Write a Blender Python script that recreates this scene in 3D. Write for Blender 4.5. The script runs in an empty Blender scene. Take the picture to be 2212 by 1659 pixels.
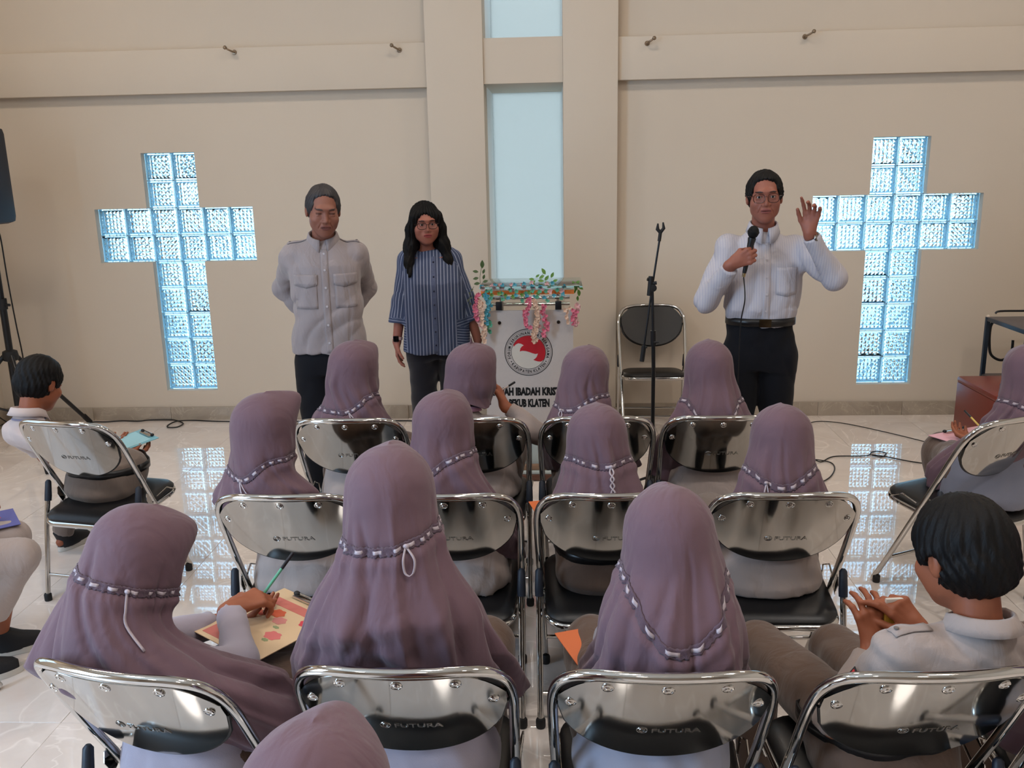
import bpy, bmesh, math, random
import numpy as np
from math import sin, cos, pi, radians as R
from mathutils import Vector, Matrix
SC = bpy.context.scene
COL = SC.collection
rnd = random.Random(7)

# ------------------------------------------------------------------ camera
cam_d = bpy.data.cameras.new('camera'); cam = bpy.data.objects.new('camera', cam_d); COL.objects.link(cam)
SC.camera = cam
cam_d.sensor_width = 36.0; cam_d.lens = 36.0*1948.8/2212; cam_d.clip_start = .05; cam_d.clip_end = 200
_y, _p, _r = -.05, .2381, -.0209
_fw = Vector((sin(_y)*cos(_p), cos(_y)*cos(_p), -sin(_p))); _rt = Vector((cos(_y), -sin(_y), 0)); _up = _rt.cross(_fw)
_r2 = cos(_r)*_rt+sin(_r)*_up; _u2 = -sin(_r)*_rt+cos(_r)*_up
cam.matrix_world = Matrix(((_r2.x, _u2.x, -_fw.x, .17), (_r2.y, _u2.y, -_fw.y, -6.449), (_r2.z, _u2.z, -_fw.z, 1.82), (0, 0, 0, 1)))

# ------------------------------------------------------------------ colour management, world
SC.view_settings.view_transform = 'Standard'; SC.view_settings.look = 'None'
SC.view_settings.exposure = 0.0; SC.view_settings.gamma = 1.0; SC.view_settings.use_curve_mapping = False
SC.cycles.max_bounces = 10; SC.cycles.transmission_bounces = 10; SC.cycles.glossy_bounces = 5; SC.cycles.diffuse_bounces = 4
SC.cycles.caustics_refractive = True; SC.cycles.caustics_reflective = False; SC.cycles.sample_clamp_indirect = 6
SC.cycles.use_denoising = True
def lin(c): return tuple(((v/255.0)/12.92 if v <= 10 else ((v/255.0+.055)/1.055)**2.4) for v in c)+(1.0,)
W = bpy.data.worlds.new('sky'); SC.world = W; W.use_nodes = True
nt = W.node_tree; bg = nt.nodes['Background']
tc = nt.nodes.new('ShaderNodeTexCoord'); sx = nt.nodes.new('ShaderNodeSeparateXYZ'); cr = nt.nodes.new('ShaderNodeValToRGB')
mr = nt.nodes.new('ShaderNodeMapRange'); mr.inputs[1].default_value = -1; mr.inputs[2].default_value = 1
nt.links.new(tc.outputs['Generated'], sx.inputs[0]); nt.links.new(sx.outputs[2], mr.inputs[0]); nt.links.new(mr.outputs[0], cr.inputs[0]); nt.links.new(cr.outputs[0], bg.inputs[0])
e = cr.color_ramp.elements; e[0].position = .47; e[0].color = (.5, .55, .58, 1); e[1].position = .52; e[1].color = (.86, .96, 1, 1)
x = e.new(1.0); x.color = (.42, .68, 1, 1)
bg.inputs[1].default_value = 5.0

def area(name, loc, rot, sx_, sy_, col, power, shape='RECTANGLE'):
    l = bpy.data.lights.new(name, 'AREA'); l.shape = shape; l.size = sx_
    if shape == 'RECTANGLE': l.size_y = sy_
    l.color = col; l.energy = power
    o = bpy.data.objects.new(name, l); COL.objects.link(o); o.location = loc; o.rotation_euler = rot
    return o
WARM = (1.0, .885, .775); COOL = (.45, .70, 1.0)
# daylight through the tall windows of the left wall, well behind the first rows
LAMP_WIN = [((-3.93, -3.1, 2.1), 22), ((-3.93, -6.7, 2.0), 235)]
for i, (p_, w_) in enumerate(LAMP_WIN):
    area('window_daylight', p_, (0, R(-90), 0), 2.2, 1.6, COOL, w_)
# ceiling downlights (their housings are built with the ceiling)
DOWN = [(-3.1, -2.1), (0.0, -2.1), (2.9, -2.1), (-2.4, -5.2), (0.0, -5.2), (2.4, -5.2), (-2.4, -8.2), (0, -8.2), (2.4, -8.2)]
CEIL = 4.3
POW = {-2.1: (27, (1.0, .85, .71)), -5.2: (33, (1.0, .92, .86)), -8.2: (16, (1.0, .90, .80))}
for i, (x_, y_) in enumerate(DOWN):
    area('ceiling_lamp', (x_, y_, CEIL-.05), (0, 0, 0), .42, .42, POW[y_][1], POW[y_][0]*(.8 if x_ == 0 else 1.0), 'DISK')

# ------------------------------------------------------------------ materials
MATS = {}
def mat(name, rgb=(200, 200, 200), rough=.5, metal=0.0, bump=0, bscale=80, var=0, vscale=5, spec=.5, trans=0, ior=1.45, sheen=0, coat=0, attr=None, emit=None, alpha=1, bdist=.002, var_rgb=None):
    if name in MATS: return MATS[name]
    m = bpy.data.materials.new(name); m.use_nodes = True; n = m.node_tree; b = n.nodes['Principled BSDF']
    b.inputs['Base Color'].default_value = lin(rgb); b.inputs['Roughness'].default_value = rough; b.inputs['Metallic'].default_value = metal
    b.inputs['Specular IOR Level'].default_value = spec; b.inputs['Transmission Weight'].default_value = trans; b.inputs['IOR'].default_value = ior
    b.inputs['Sheen Weight'].default_value = sheen; b.inputs['Coat Weight'].default_value = coat
    if emit: b.inputs['Emission Color'].default_value = lin(emit[0]); b.inputs['Emission Strength'].default_value = emit[1]
    src = None
    tcn = n.nodes.new('ShaderNodeTexCoord')
    if attr:
        a = n.nodes.new('ShaderNodeAttribute'); a.attribute_name = attr; src = a.outputs['Color']; n.links.new(src, b.inputs['Base Color'])
    if var:
        t = n.nodes.new('ShaderNodeTexNoise'); t.inputs['Scale'].default_value = vscale; t.inputs['Detail'].default_value = 5
        n.links.new(tcn.outputs['Object'], t.inputs['Vector'])
        mx = n.nodes.new('ShaderNodeMix'); mx.data_type = 'RGBA'; n.links.new(t.outputs['Fac'], mx.inputs['Factor'])
        c = lin(rgb)
        if src is None:
            c2 = lin(var_rgb) if var_rgb else tuple(v*(1-var) for v in c[:3])+(1,)
            mx.inputs['A'].default_value = tuple(min(1, v*(1+var*.5)) for v in c[:3])+(1,); mx.inputs['B'].default_value = c2
            n.links.new(mx.outputs['Result'], b.inputs['Base Color'])
    if bump:
        t2 = n.nodes.new('ShaderNodeTexNoise'); t2.inputs['Scale'].default_value = bscale; t2.inputs['Detail'].default_value = 4
        n.links.new(tcn.outputs['Object'], t2.inputs['Vector'])
        bp = n.nodes.new('ShaderNodeBump'); bp.inputs['Strength'].default_value = bump; bp.inputs['Distance'].default_value = bdist
        n.links.new(t2.outputs['Fac'], bp.inputs['Height']); n.links.new(bp.outputs[0], b.inputs['Normal'])
    MATS[name] = m
    return m

WALL = mat('beige_wall_paint', (207, 195, 179), .75, bump=.15, bscale=60, var=.05, vscale=1.3, spec=.25)
CHROME = mat('chrome', (205, 203, 200), .07, 1.0)
PANELCHROME = mat('polished_steel', (178, 176, 172), .07, 1.0, bump=.03, bscale=9, bdist=.004)
BLACKVINYL = mat('black_vinyl', (16, 16, 18), .38, bump=.12, bscale=260, spec=.5)
RUBBER = mat('black_rubber', (20, 20, 22), .6)
BLACKMET = mat('black_powder_coat', (18, 19, 22), .35)
BLUEBLACK = mat('blue_black_plastic', (28, 34, 46), .5, bump=.1, bscale=200)
SKIN = mat('skin', (150, 95, 70), .5, attr='Col', bump=.08, bscale=220, spec=.4)
HAIRM = mat('black_hair', (13, 11, 11), .58, bump=.5, bscale=55, bdist=.003, spec=.22)
CABLE = mat('black_cable', (14, 13, 14), .45)

# hair gets a stretched noise so the bump reads as strands
def _strands(m, sc):
    n = m.node_tree; t = [k for k in n.nodes if k.type == 'TEX_NOISE'][-1]; tcn = [k for k in n.nodes if k.type == 'TEX_COORD'][0]
    mp = n.nodes.new('ShaderNodeMapping'); mp.inputs['Scale'].default_value = sc
    n.links.new(tcn.outputs['Object'], mp.inputs['Vector']); n.links.new(mp.outputs[0], t.inputs['Vector'])
_strands(HAIRM, (4, 4, .7))

# ------------------------------------------------------------------ object helpers
def tag(o, label=None, cat=None, group=None, kind=None):
    if label: o['label'] = label
    if cat: o['category'] = cat
    if group: o['group'] = group
    if kind: o['kind'] = kind
    return o
def empty(name, loc=(0, 0, 0), rz=0, label=None, cat=None, group=None, kind=None):
    o = bpy.data.objects.new(name, None); COL.objects.link(o); o.location = loc; o.rotation_euler = (0, 0, rz); o.empty_display_size = .1
    return tag(o, label, cat, group, kind)
def link(name, me, parent=None, loc=(0, 0, 0), rot=(0, 0, 0)):
    o = bpy.data.objects.new(name, me); COL.objects.link(o); o.location = loc; o.rotation_euler = rot
    if parent: o.parent = parent
    return o
def mesh(name, vs, fs, m, smooth=True, ang=None, midx=None):
    me = bpy.data.meshes.new(name)
    if isinstance(vs, np.ndarray) and isinstance(fs, np.ndarray):
        nv, nf, k = len(vs), len(fs), fs.shape[1]
        me.vertices.add(nv); me.vertices.foreach_set('co', vs.astype(np.float32).ravel())
        me.loops.add(nf*k); me.loops.foreach_set('vertex_index', fs.astype(np.int32).ravel())
        me.polygons.add(nf); me.polygons.foreach_set('loop_start', np.arange(0, nf*k, k, dtype=np.int32))
        me.update(calc_edges=True); me.validate()
    else:
        me.from_pydata([tuple(map(float, v)) for v in vs], [], [tuple(f) for f in fs]); me.update()
    for mm in (m if isinstance(m, (list, tuple)) else [m]): me.materials.append(mm)
    if midx is not None: me.polygons.foreach_set('material_index', np.asarray(midx, dtype=np.int32))
    me.polygons.foreach_set('use_smooth', [bool(smooth)]*len(me.polygons))
    if smooth and ang: me.set_sharp_from_angle(angle=ang)
    me.update()
    return me

class MB:
    """collects shapes as vertices and faces; build() links them as one mesh object"""
    def __init__(s): s.v = []; s.f = []; s.mi = []; s.cur = 0
    def add(s, vs, fs):
        o = len(s.v); s.v += [tuple(v) for v in vs]; s.f += [tuple(i+o for i in f) for f in fs]; s.mi += [s.cur]*len(fs); return s
    def box(s, c, d, bev=0, rot=None):
        hx, hy, hz = d[0]/2, d[1]/2, d[2]/2
        if bev <= 0:
            vs = [(i*hx, j*hy, k*hz) for i in (-1, 1) for j in (-1, 1) for k in (-1, 1)]
            fs = [(0, 1, 3, 2), (4, 6, 7, 5), (0, 4, 5, 1), (2, 3, 7, 6), (0, 2, 6, 4), (1, 5, 7, 3)]
        else:
            bm = bmesh.new(); bmesh.ops.create_cube(bm, size=1)
            for v in bm.verts: v.co = Vector((v.co.x*d[0], v.co.y*d[1], v.co.z*d[2]))
            bmesh.ops.bevel(bm, geom=bm.edges[:], offset=min(bev, .49*min(d)), segments=2, affect='EDGES', profile=.6)
            bm.verts.index_update(); vs = [v.co.copy() for v in bm.verts]; fs = [[v.index for v in f.verts] for f in bm.faces]; bm.free()
        out = []
        for v in vs:
            v = Vector(v)
            if rot is not None: v = rot @ v
            out.append(v+Vector(c))
        return s.add(out, fs)
    def tube(s, pts, r, n=10, closed=False, cap=True):
        pts = [Vector(p) for p in pts]; m = len(pts); rs = r if isinstance(r, (list, tuple)) else [r]*m
        T = []
        for i in range(m):
            a = pts[(i-1) % m] if (closed or i > 0) else pts[i]; b = pts[(i+1) % m] if (closed or i < m-1) else pts[i]
            t = (b-a); T.append(t.normalized() if t.length > 1e-9 else Vector((0, 0, 1)))
        u = T[0].orthogonal().normalized(); o = len(s.v); vs = []; fs = []
        for i in range(m):
            u = (u-T[i]*u.dot(T[i])); u = u.normalized() if u.length > 1e-6 else T[i].orthogonal().normalized()
            w = T[i].cross(u)
            for k in range(n):
                a = 2*pi*k/n; vs.append(pts[i]+(u*cos(a)+w*sin(a))*rs[i])
        for i in range(m if closed else m-1):
            j = (i+1) % m
            for k in range(n): fs.append((i*n+k, i*n+(k+1) % n, j*n+(k+1) % n, j*n+k))
        if cap and not closed: fs.append(tuple(range(n-1, -1, -1))); fs.append(tuple((m-1)*n+k for k in range(n)))
        return s.add(vs, fs)
    def lathe(s, prof, c=(0, 0, 0), n=20, axis='z', rot=None):
        vs = []; fs = []
        for (r_, z_) in prof:
            for k in range(n):
                a = 2*pi*k/n; v = Vector((r_*cos(a), r_*sin(a), z_))
                if axis == 'y': v = Vector((v.x, v.z, v.y))
                if axis == 'x': v = Vector((v.z, v.x, v.y))
                if rot is not None: v = rot @ v
                vs.append(v+Vector(c))
        m = len(prof)
        for i in range(m-1):
            for k in range(n): fs.append((i*n+k, i*n+(k+1) % n, (i+1)*n+(k+1) % n, (i+1)*n+k))
        fs.append(tuple(range(n-1, -1, -1))); fs.append(tuple((m-1)*n+k for k in range(n)))
        return s.add(vs, fs)
    def ell(s, c, r, n=12, rot=None):
        vs = []; fs = []; m = n//2+1
        for i in range(m+1):
            t = pi*i/m
            for k in range(n):
                a = 2*pi*k/n; v = Vector((r[0]*sin(t)*cos(a), r[1]*sin(t)*sin(a), r[2]*cos(t)))
                if rot is not None: v = rot @ v
                vs.append(v+Vector(c))
        for i in range(m):
            for k in range(n): fs.append((i*n+k, (i+1)*n+k, (i+1)*n+(k+1) % n, i*n+(k+1) % n))
        return s.add(vs, fs)
    def prism(s, poly, y0, y1):
        """polygon in (x, z) extruded along y"""
        n = len(poly); vs = [(p[0], y0, p[1]) for p in poly]+[(p[0], y1, p[1]) for p in poly]
        fs = [tuple(range(n)), tuple(range(2*n-1, n-1, -1))]+[(i, i+n, (i+1) % n+n, (i+1) % n) for i in range(n)]
        return s.add(vs, fs)
    def sheet(s, grid, th, nrm=None):
        """grid[i][j] of points, given thickness along nrm (or vertex normals)"""
        a = np.array(grid, float); I, J = a.shape[:2]
        if nrm is None:
            du = np.gradient(a, axis=0); dv = np.gradient(a, axis=1); nn = np.cross(du, dv); nn /= np.linalg.norm(nn, axis=2, keepdims=True)+1e-9
        else: nn = np.broadcast_to(np.array(nrm, float), a.shape)
        A = (a+nn*th/2).reshape(-1, 3); B = (a-nn*th/2).reshape(-1, 3); N = I*J; fs = []
        for i in range(I-1):
            for j in range(J-1):
                q = (i*J+j, (i+1)*J+j, (i+1)*J+j+1, i*J+j+1); fs.append(q); fs.append(tuple(N+k for k in reversed(q)))
        bd = [(0, j) for j in range(J)]+[(i, J-1) for i in range(1, I)]+[(I-1, j) for j in range(J-2, -1, -1)]+[(i, 0) for i in range(I-2, 0, -1)]
        for q in range(len(bd)):
            a1 = bd[q][0]*J+bd[q][1]; b1 = bd[(q+1) % len(bd)][0]*J+bd[(q+1) % len(bd)][1]; fs.append((a1, b1, b1+N, a1+N))
        return s.add(list(A)+list(B), fs)
    def build(s, name, m, parent=None, loc=(0, 0, 0), rot=(0, 0, 0), ang=.7, smooth=True):
        me = mesh(name, s.v, s.f, m, smooth, ang, s.mi if isinstance(m, (list, tuple)) else None)
        bm = bmesh.new(); bm.from_mesh(me); bmesh.ops.recalc_face_normals(bm, faces=bm.faces[:]); bm.to_mesh(me); bm.free()
        if smooth and ang: me.set_sharp_from_angle(angle=ang)
        return link(name, me, parent, loc, rot)
def spline(pts, n=8, closed=False):
    P = [Vector(p) for p in pts]; m = len(P); out = []
    for i in range(m if closed else m-1):
        g = lambda k: P[k % m] if closed else P[max(0, min(m-1, k))]
        a, b, c, d = g(i-1), g(i), g(i+1), g(i+2)
        for k in range(n):
            t = k/n; out.append(.5*((2*b)+(c-a)*t+(2*a-5*b+4*c-d)*t*t+(3*b-a-3*c+d)*t*t*t))
    if not closed: out.append(P[-1])
    return out
_tc = {}
def text_geo(body, size=1.0, bold=0.0, ext=.0):
    key = (body, bold)
    if key not in _tc:
        cu = bpy.data.curves.new('t', 'FONT'); cu.body = body; cu.size = 1; cu.offset = bold; cu.resolution_u = 2; cu.fill_mode = 'FRONT'
        o = bpy.data.objects.new('t', cu); COL.objects.link(o); dg = bpy.context.evaluated_depsgraph_get(); dg.update()
        me = bpy.data.meshes.new_from_object(o.evaluated_get(dg)); v = [tuple(q.co) for q in me.vertices]; f = [tuple(p.vertices) for p in me.polygons]
        bpy.data.objects.remove(o); bpy.data.meshes.remove(me); bpy.data.curves.remove(cu); _tc[key] = (v, f)
    v, f = _tc[key]
    return [(a*size, b*size) for a, b, c in v], f
# ------------------------------------------------------------------ soft bodies: distance fields turned into one continuous surface
def V3(*a): return np.array(a if len(a) > 1 else a[0], float)
def nrm(v): v = V3(v); return v/(np.linalg.norm(v)+1e-12)
def rotm(yaw=0, pitch=0, roll=0):
    """+yaw turns towards the person's left, +pitch nods down, +roll tips towards the right shoulder"""
    cy, sy, cp, sp, c, s = cos(yaw), sin(yaw), cos(-pitch), sin(-pitch), cos(roll), sin(roll)
    Z = np.array([[cy, -sy, 0], [sy, cy, 0], [0, 0, 1]]); X = np.array([[1, 0, 0], [0, cp, -sp], [0, sp, cp]]); Y = np.array([[c, 0, s], [0, 1, 0], [-s, 0, c]])
    return Z @ X @ Y
class SDF:
    def __init__(s): s.p = []
    def rc(s, a, b, ra, rb=None, k=.02, op='u', flat=False):
        a = V3(a); b = V3(b); rb = ra if rb is None else rb; m = max(ra, rb)
        s.p.append(('rc', (a, b, ra, rb, flat), np.minimum(a, b)-m, np.maximum(a, b)+m, k, op)); return s
    def ell(s, c, r, rot=None, k=.02, op='u'):
        c = V3(c); r = V3(r); m = r.max() if rot is not None else r
        s.p.append(('el', (c, r, rot), c-m, c+m, k, op)); return s
    def loft(s, keys, k=.03, op='u', rot=None, org=(0, 0, 0), ex=2.3):
        """keys: (z, cx, cy, rx, ry_front, ry_back)"""
        K = np.array(keys, float); K = K[np.argsort(K[:, 0])]
        if rot is None:
            lo = V3(min(K[:, 1]-K[:, 3]), min(K[:, 2]-K[:, 5]), K[0, 0])+V3(org); hi = V3(max(K[:, 1]+K[:, 3]), max(K[:, 2]+K[:, 4]), K[-1, 0])+V3(org)
        else:
            m = max(K[:, 3].max(), K[:, 4].max(), K[:, 5].max())+.03; c0 = V3(org)+rot @ V3(0, 0, K[0, 0]); c1 = V3(org)+rot @ V3(0, 0, K[-1, 0]); lo = np.minimum(c0, c1)-m; hi = np.maximum(c0, c1)+m
        s.p.append(('lo', (K, V3(org), rot, ex), lo, hi, k, op)); return s
    def cut(s, pt, n, rad=None): s.p.append(('cut', (V3(pt), nrm(n), rad), V3(pt), V3(pt), 0, 'c')); return s
    def mesh(s, coarse=.008, fine=None, boxes=(), disp=None, pad=.02):
        us = [q for q in s.p if q[5] == 'u']; lo = np.min([q[2] for q in us], 0)-pad; hi = np.max([q[3] for q in us], 0)+pad
        ax = []
        for d in range(3):
            if not boxes: ax.append(np.arange(lo[d], hi[d]+coarse, coarse)); continue
            out = [lo[d]]
            while out[-1] < hi[d]:
                x = out[-1]; st = fine if any(b[0][d]-coarse < x < b[1][d] for b in boxes) else coarse; out.append(x+st)
            ax.append(np.array(out))
        X, Y, Z = ax; BIG = .05; F = np.full((len(X), len(Y), len(Z)), BIG, np.float32); mg = .035
        for kind, a, l, h, k, op in s.p:
            if kind == 'cut':
                pt, n, rad = a
                d = ((X-pt[0])*n[0])[:, None, None]+((Y-pt[1])*n[1])[None, :, None]+((Z-pt[2])*n[2])[None, None, :]
                if rad is not None:
                    rr = ((X-pt[0])**2)[:, None, None]+((Y-pt[1])**2)[None, :, None]+((Z-pt[2])**2)[None, None, :]; d = np.where(rr < rad*rad, d, -1)
                F = np.maximum(F, d.astype(np.float32)); continue
            i0, i1 = np.searchsorted(X, [l[0]-mg, h[0]+mg]); j0, j1 = np.searchsorted(Y, [l[1]-mg, h[1]+mg]); k0, k1 = np.searchsorted(Z, [l[2]-mg, h[2]+mg])
            if i1 <= i0 or j1 <= j0 or k1 <= k0: continue
            x = X[i0:i1][:, None, None].astype(np.float32); y = Y[j0:j1][None, :, None].astype(np.float32); z = Z[k0:k1][None, None, :].astype(np.float32)
            if kind == 'rc':
                A, B, ra, rb, flat = a; d = B-A; L2 = float(d @ d)+1e-12
                t = ((x-A[0])*d[0]+(y-A[1])*d[1]+(z-A[2])*d[2])/L2; tc_ = np.clip(t, 0, 1)
                D = np.sqrt((x-A[0]-tc_*d[0])**2+(y-A[1]-tc_*d[1])**2+(z-A[2]-tc_*d[2])**2)-(ra+(rb-ra)*tc_)
                if flat: D = np.maximum(D, (t-1)*np.sqrt(L2))
            elif kind == 'el':
                c, r, rot = a; px, py, pz = x-c[0], y-c[1], z-c[2]
                if rot is not None: px, py, pz = (rot[0, 0]*px+rot[1, 0]*py+rot[2, 0]*pz), (rot[0, 1]*px+rot[1, 1]*py+rot[2, 1]*pz), (rot[0, 2]*px+rot[1, 2]*py+rot[2, 2]*pz)
                q0 = np.sqrt((px/r[0])**2+(py/r[1])**2+(pz/r[2])**2); q1 = np.sqrt((px/r[0]**2)**2+(py/r[1]**2)**2+(pz/r[2]**2)**2)+1e-9
                D = q0*(q0-1)/q1
            else:
                K, org, rot, ex = a; px, py, pz = x-org[0], y-org[1], z-org[2]
                if rot is not None: px, py, pz = (rot[0, 0]*px+rot[1, 0]*py+rot[2, 0]*pz), (rot[0, 1]*px+rot[1, 1]*py+rot[2, 1]*pz), (rot[0, 2]*px+rot[1, 2]*py+rot[2, 2]*pz)
                zc = np.clip(pz, K[0, 0], K[-1, 0]); g = [np.interp(zc, K[:, 0], K[:, m]).astype(np.float32) for m in range(1, 6)]
                dx, dy = px-g[0], py-g[1]; ry = np.where(dy > 0, g[3], g[4])
                q = (np.abs(dx/g[2])**ex+np.abs(dy/ry)**ex)**(1/ex)
                D = (q-1)*np.minimum(g[2], ry); D = np.maximum(D, np.maximum(K[0, 0]-pz, pz-K[-1, 0]))
            D = D.astype(np.float32); G = F[i0:i1, j0:j1, k0:k1]
            if op == 'u':
                hh = np.maximum(k-np.abs(G-D), 0)/max(k, 1e-6); F[i0:i1, j0:j1, k0:k1] = np.minimum(G, D)-hh*hh*k*.25
            else:
                D = -D; hh = np.maximum(k-np.abs(G-D), 0)/max(k, 1e-6); F[i0:i1, j0:j1, k0:k1] = np.maximum(G, D)+hh*hh*k*.25
        if disp is not None:
            I = np.nonzero(np.abs(F) < .03); P = np.stack([X[I[0]], Y[I[1]], Z[I[2]]], 1); F[I] += disp(P).astype(np.float32)
        F[0] = F[-1] = BIG; F[:, 0] = F[:, -1] = BIG; F[:, :, 0] = F[:, :, -1] = BIG
        return surfnets(F, X, Y, Z)
def surfnets(F, X, Y, Z):
    ins = F < 0; c = np.zeros(tuple(n-1 for n in F.shape), np.uint8)
    sl = lambda a, i, j, k: a[i:a.shape[0]-1+i, j:a.shape[1]-1+j, k:a.shape[2]-1+k]
    for i in (0, 1):
        for j in (0, 1):
            for k in (0, 1): c += sl(ins, i, j, k)
    act = (c > 0) & (c < 8); I, J, K = np.nonzero(act); idx = np.full(act.shape, -1, np.int32); idx[I, J, K] = np.arange(len(I))
    acc = np.zeros((len(I), 3)); cnt = np.zeros(len(I))
    cor = [(i, j, k) for i in (0, 1) for j in (0, 1) for k in (0, 1)]
    val = {q: F[I+q[0], J+q[1], K+q[2]].astype(np.float64) for q in cor}
    for q in cor:
        for d in range(3):
            if q[d]: continue
            q2 = tuple(1 if m == d else q[m] for m in range(3)); a, b = val[q], val[q2]; m = (a < 0) != (b < 0)
            t = np.where(m, a/(a-b+1e-30), 0)
            for e_ in range(3): acc[:, e_] += np.where(m, q[e_]+(t if e_ == d else 0), 0)
            cnt += m
    acc /= cnt[:, None]
    P = np.stack([X[I]+acc[:, 0]*(X[I+1]-X[I]), Y[J]+acc[:, 1]*(Y[J+1]-Y[J]), Z[K]+acc[:, 2]*(Z[K+1]-Z[K])], 1)
    fs = []
    for d in range(3):
        a = [slice(1, -1)]*3; b = [slice(1, -1)]*3; a[d] = slice(0, -1); b[d] = slice(1, None)
        sa, sb = ins[tuple(a)], ins[tuple(b)]; off = [1, 1, 1]; off[d] = 0
        for flip, m in ((0, sa & ~sb), (1, ~sa & sb)):
            i, j, k = np.nonzero(m); i = i+off[0]; j = j+off[1]; k = k+off[2]; u, w = [(1, 2), (2, 0), (0, 1)][d]
            g = []
            for du, dw in ((0, 0), (1, 0), (1, 1), (0, 1)):
                q = [i, j, k]; q[u] = q[u]-1+du; q[w] = q[w]-1+dw; g.append(idx[q[0], q[1], q[2]])
            if flip: g = g[::-1]
            fs.append(np.stack(g, 1))
    return P, np.concatenate(fs)
def folds(seed, amp=.004, f=(28, 28, 14), ridge=True, fine=.3):
    r = np.random.RandomState(seed); ph = r.rand(8)*6.28; f = V3(f)
    def g(P):
        x, y, z = P[:, 0]*f[0], P[:, 1]*f[1], P[:, 2]*f[2]
        wx = x+1.3*np.sin(z*1.1+ph[0])+.8*np.sin(y+ph[1]); wy = y+1.2*np.sin(z*.9+ph[2])+.7*np.sin(x*.8+ph[3])
        v = np.sin(wx+ph[4])*np.cos(wy*.7+ph[5])+.5*np.sin(wx*1.9+z*1.6+ph[6])
        if ridge: v = 1-2*np.abs(np.tanh(v))
        v = v+fine*np.sin(wx*3.1+wy*2.3+z*3+ph[7])
        return amp*v*.6
    return g
def ik(S, Wr, l1, l2, pole):
    S, Wr = V3(S), V3(Wr); d = Wr-S; L = min(np.linalg.norm(d), (l1+l2)*.999); u = nrm(d); a = (l1*l1-l2*l2+L*L)/(2*L); h = math.sqrt(max(l1*l1-a*a, 0))
    p = V3(pole); p = nrm(p-u*(p @ u)); return S+u*a+p*h
def hand(S, w, d, n, side, sc=1.0, curl=.35, thumb=.4, spread=0.0, curls=None, k=.008):
    w, d, n, side = V3(w), nrm(d), nrm(n), nrm(side)
    offs = (.031, .011, -.009, -.028); KL = (.086, .090, .085, .077); FL = (.92, 1.02, .95, .76)
    S.rc(w-d*.02*sc, w+d*.03*sc, .021*sc, .02*sc, k=.015)
    for i in range(4):
        kn = w+(d*KL[i]+side*offs[i])*sc; S.rc(w+(d*.015+side*offs[i]*.55)*sc, kn, .0125*sc, .0098*sc, k=.014*sc)
        p = kn; c = curl if curls is None else curls[i]; dd = nrm(d+side*spread*offs[i]*18); a = 0
        for L, add, r0, r1 in ((.041, 1.0, .0094, .0084), (.026, 1.25, .0084, .0075), (.021, .9, .0075, .0062)):
            a += c*add; q = p+(dd*cos(a)+n*sin(a))*L*FL[i]*sc; S.rc(p, q, r0*sc, r1*sc, k=.004*sc if p is not kn else .007*sc); p = q
    b = w+(d*.02+side*.022)*sc; m = w+(d*(.055)+side*(.048-.01*thumb)+n*.022*thumb)*sc
    S.rc(b, m, .0135*sc, .011*sc, k=.012*sc); td = nrm(d*.8+side*(.55-thumb)+n*thumb)
    q = m+td*.032*sc; S.rc(m, q, .0105*sc, .0092*sc, k=.005*sc); td = nrm(td+n*thumb*.5-side*thumb*.4); S.rc(q, q+td*.024*sc, .0092*sc, .0075*sc, k=.004*sc)
def head(S, c, M, s=1.0, fem=0, ears=1, wide=1.0, face=1, age=0):
    P = lambda x, y, z: V3(c)+M @ V3(x*s, y*s, z*s)
    E = lambda x, y, z, a, b, g, k=.02, op='u': S.ell(P(x, y, z), (a*s, b*s, g*s), M, k*s, op)
    E(0, -.014, .028, .0755*wide, .093, .088, k=.02)
    E(0, .026, -.022, .0625*wide, .068, .088, k=.03)
    E(0, .048, -.082, .040*wide, .038, .034, k=.04)
    E(0, .074, -.101, .016, .014, .013, k=.03)
    for q in (-1, 1):
        E(q*.047*wide, .018, -.056, .019, .040, .028, k=.03)
        E(q*.046*wide, .062, -.030, .019, .022, .018, k=.03)
    if face:
        E(0, .083, .026, .047*wide, .016, .011, k=.018)
        for q in (-1, 1):
            E(q*.031, .098, .004, .0165, .013, .0105, k=.012, op='s')
            E(q*.031, .0765, .003, .0150, .0125, .0125, k=.004)
            E(q*.031, .0835, .0105, .0165, .0085, .0042, k=.004)
            E(q*.031, .0835, -.0065, .0135, .0065, .003, k=.005)
        S.rc(P(0, .087, .012), P(0, .104, -.030), .0075*s, .0105*s, k=.012*s)
        for q in (-1, 1):
            E(q*.0125, .094, -.034, .0085, .0095, .0075, k=.008)
            E(q*.0075, .1005, -.0425, .0035, .005, .003, k=.003, op='s')
        E(0, .080, -.060, .030, .020, .020, k=.02)
        E(0, .0965, -.0575, .0225, .0065, .0048, k=.005)
        E(0, .0955, -.0685, .0200, .0070, .0058, k=.005)
        E(0, .1035, -.0628, .0250, .0060, .0012, k=.003, op='s')
        if age:
            for q in (-1, 1): S.rc(P(q*.021, .097, -.040), P(q*.034, .084, -.072), .0018*s, .0018*s, k=.006*s, op='s')
    if ears:
        for q in (-1, 1):
            E(q*(.0785*wide+.004), -.012, -.006, .0100, .0185, .033, k=.008)
            E(q*(.0865*wide+.006), -.005, -.002, .0050, .010, .020, k=.006, op='s')
    return P
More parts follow.
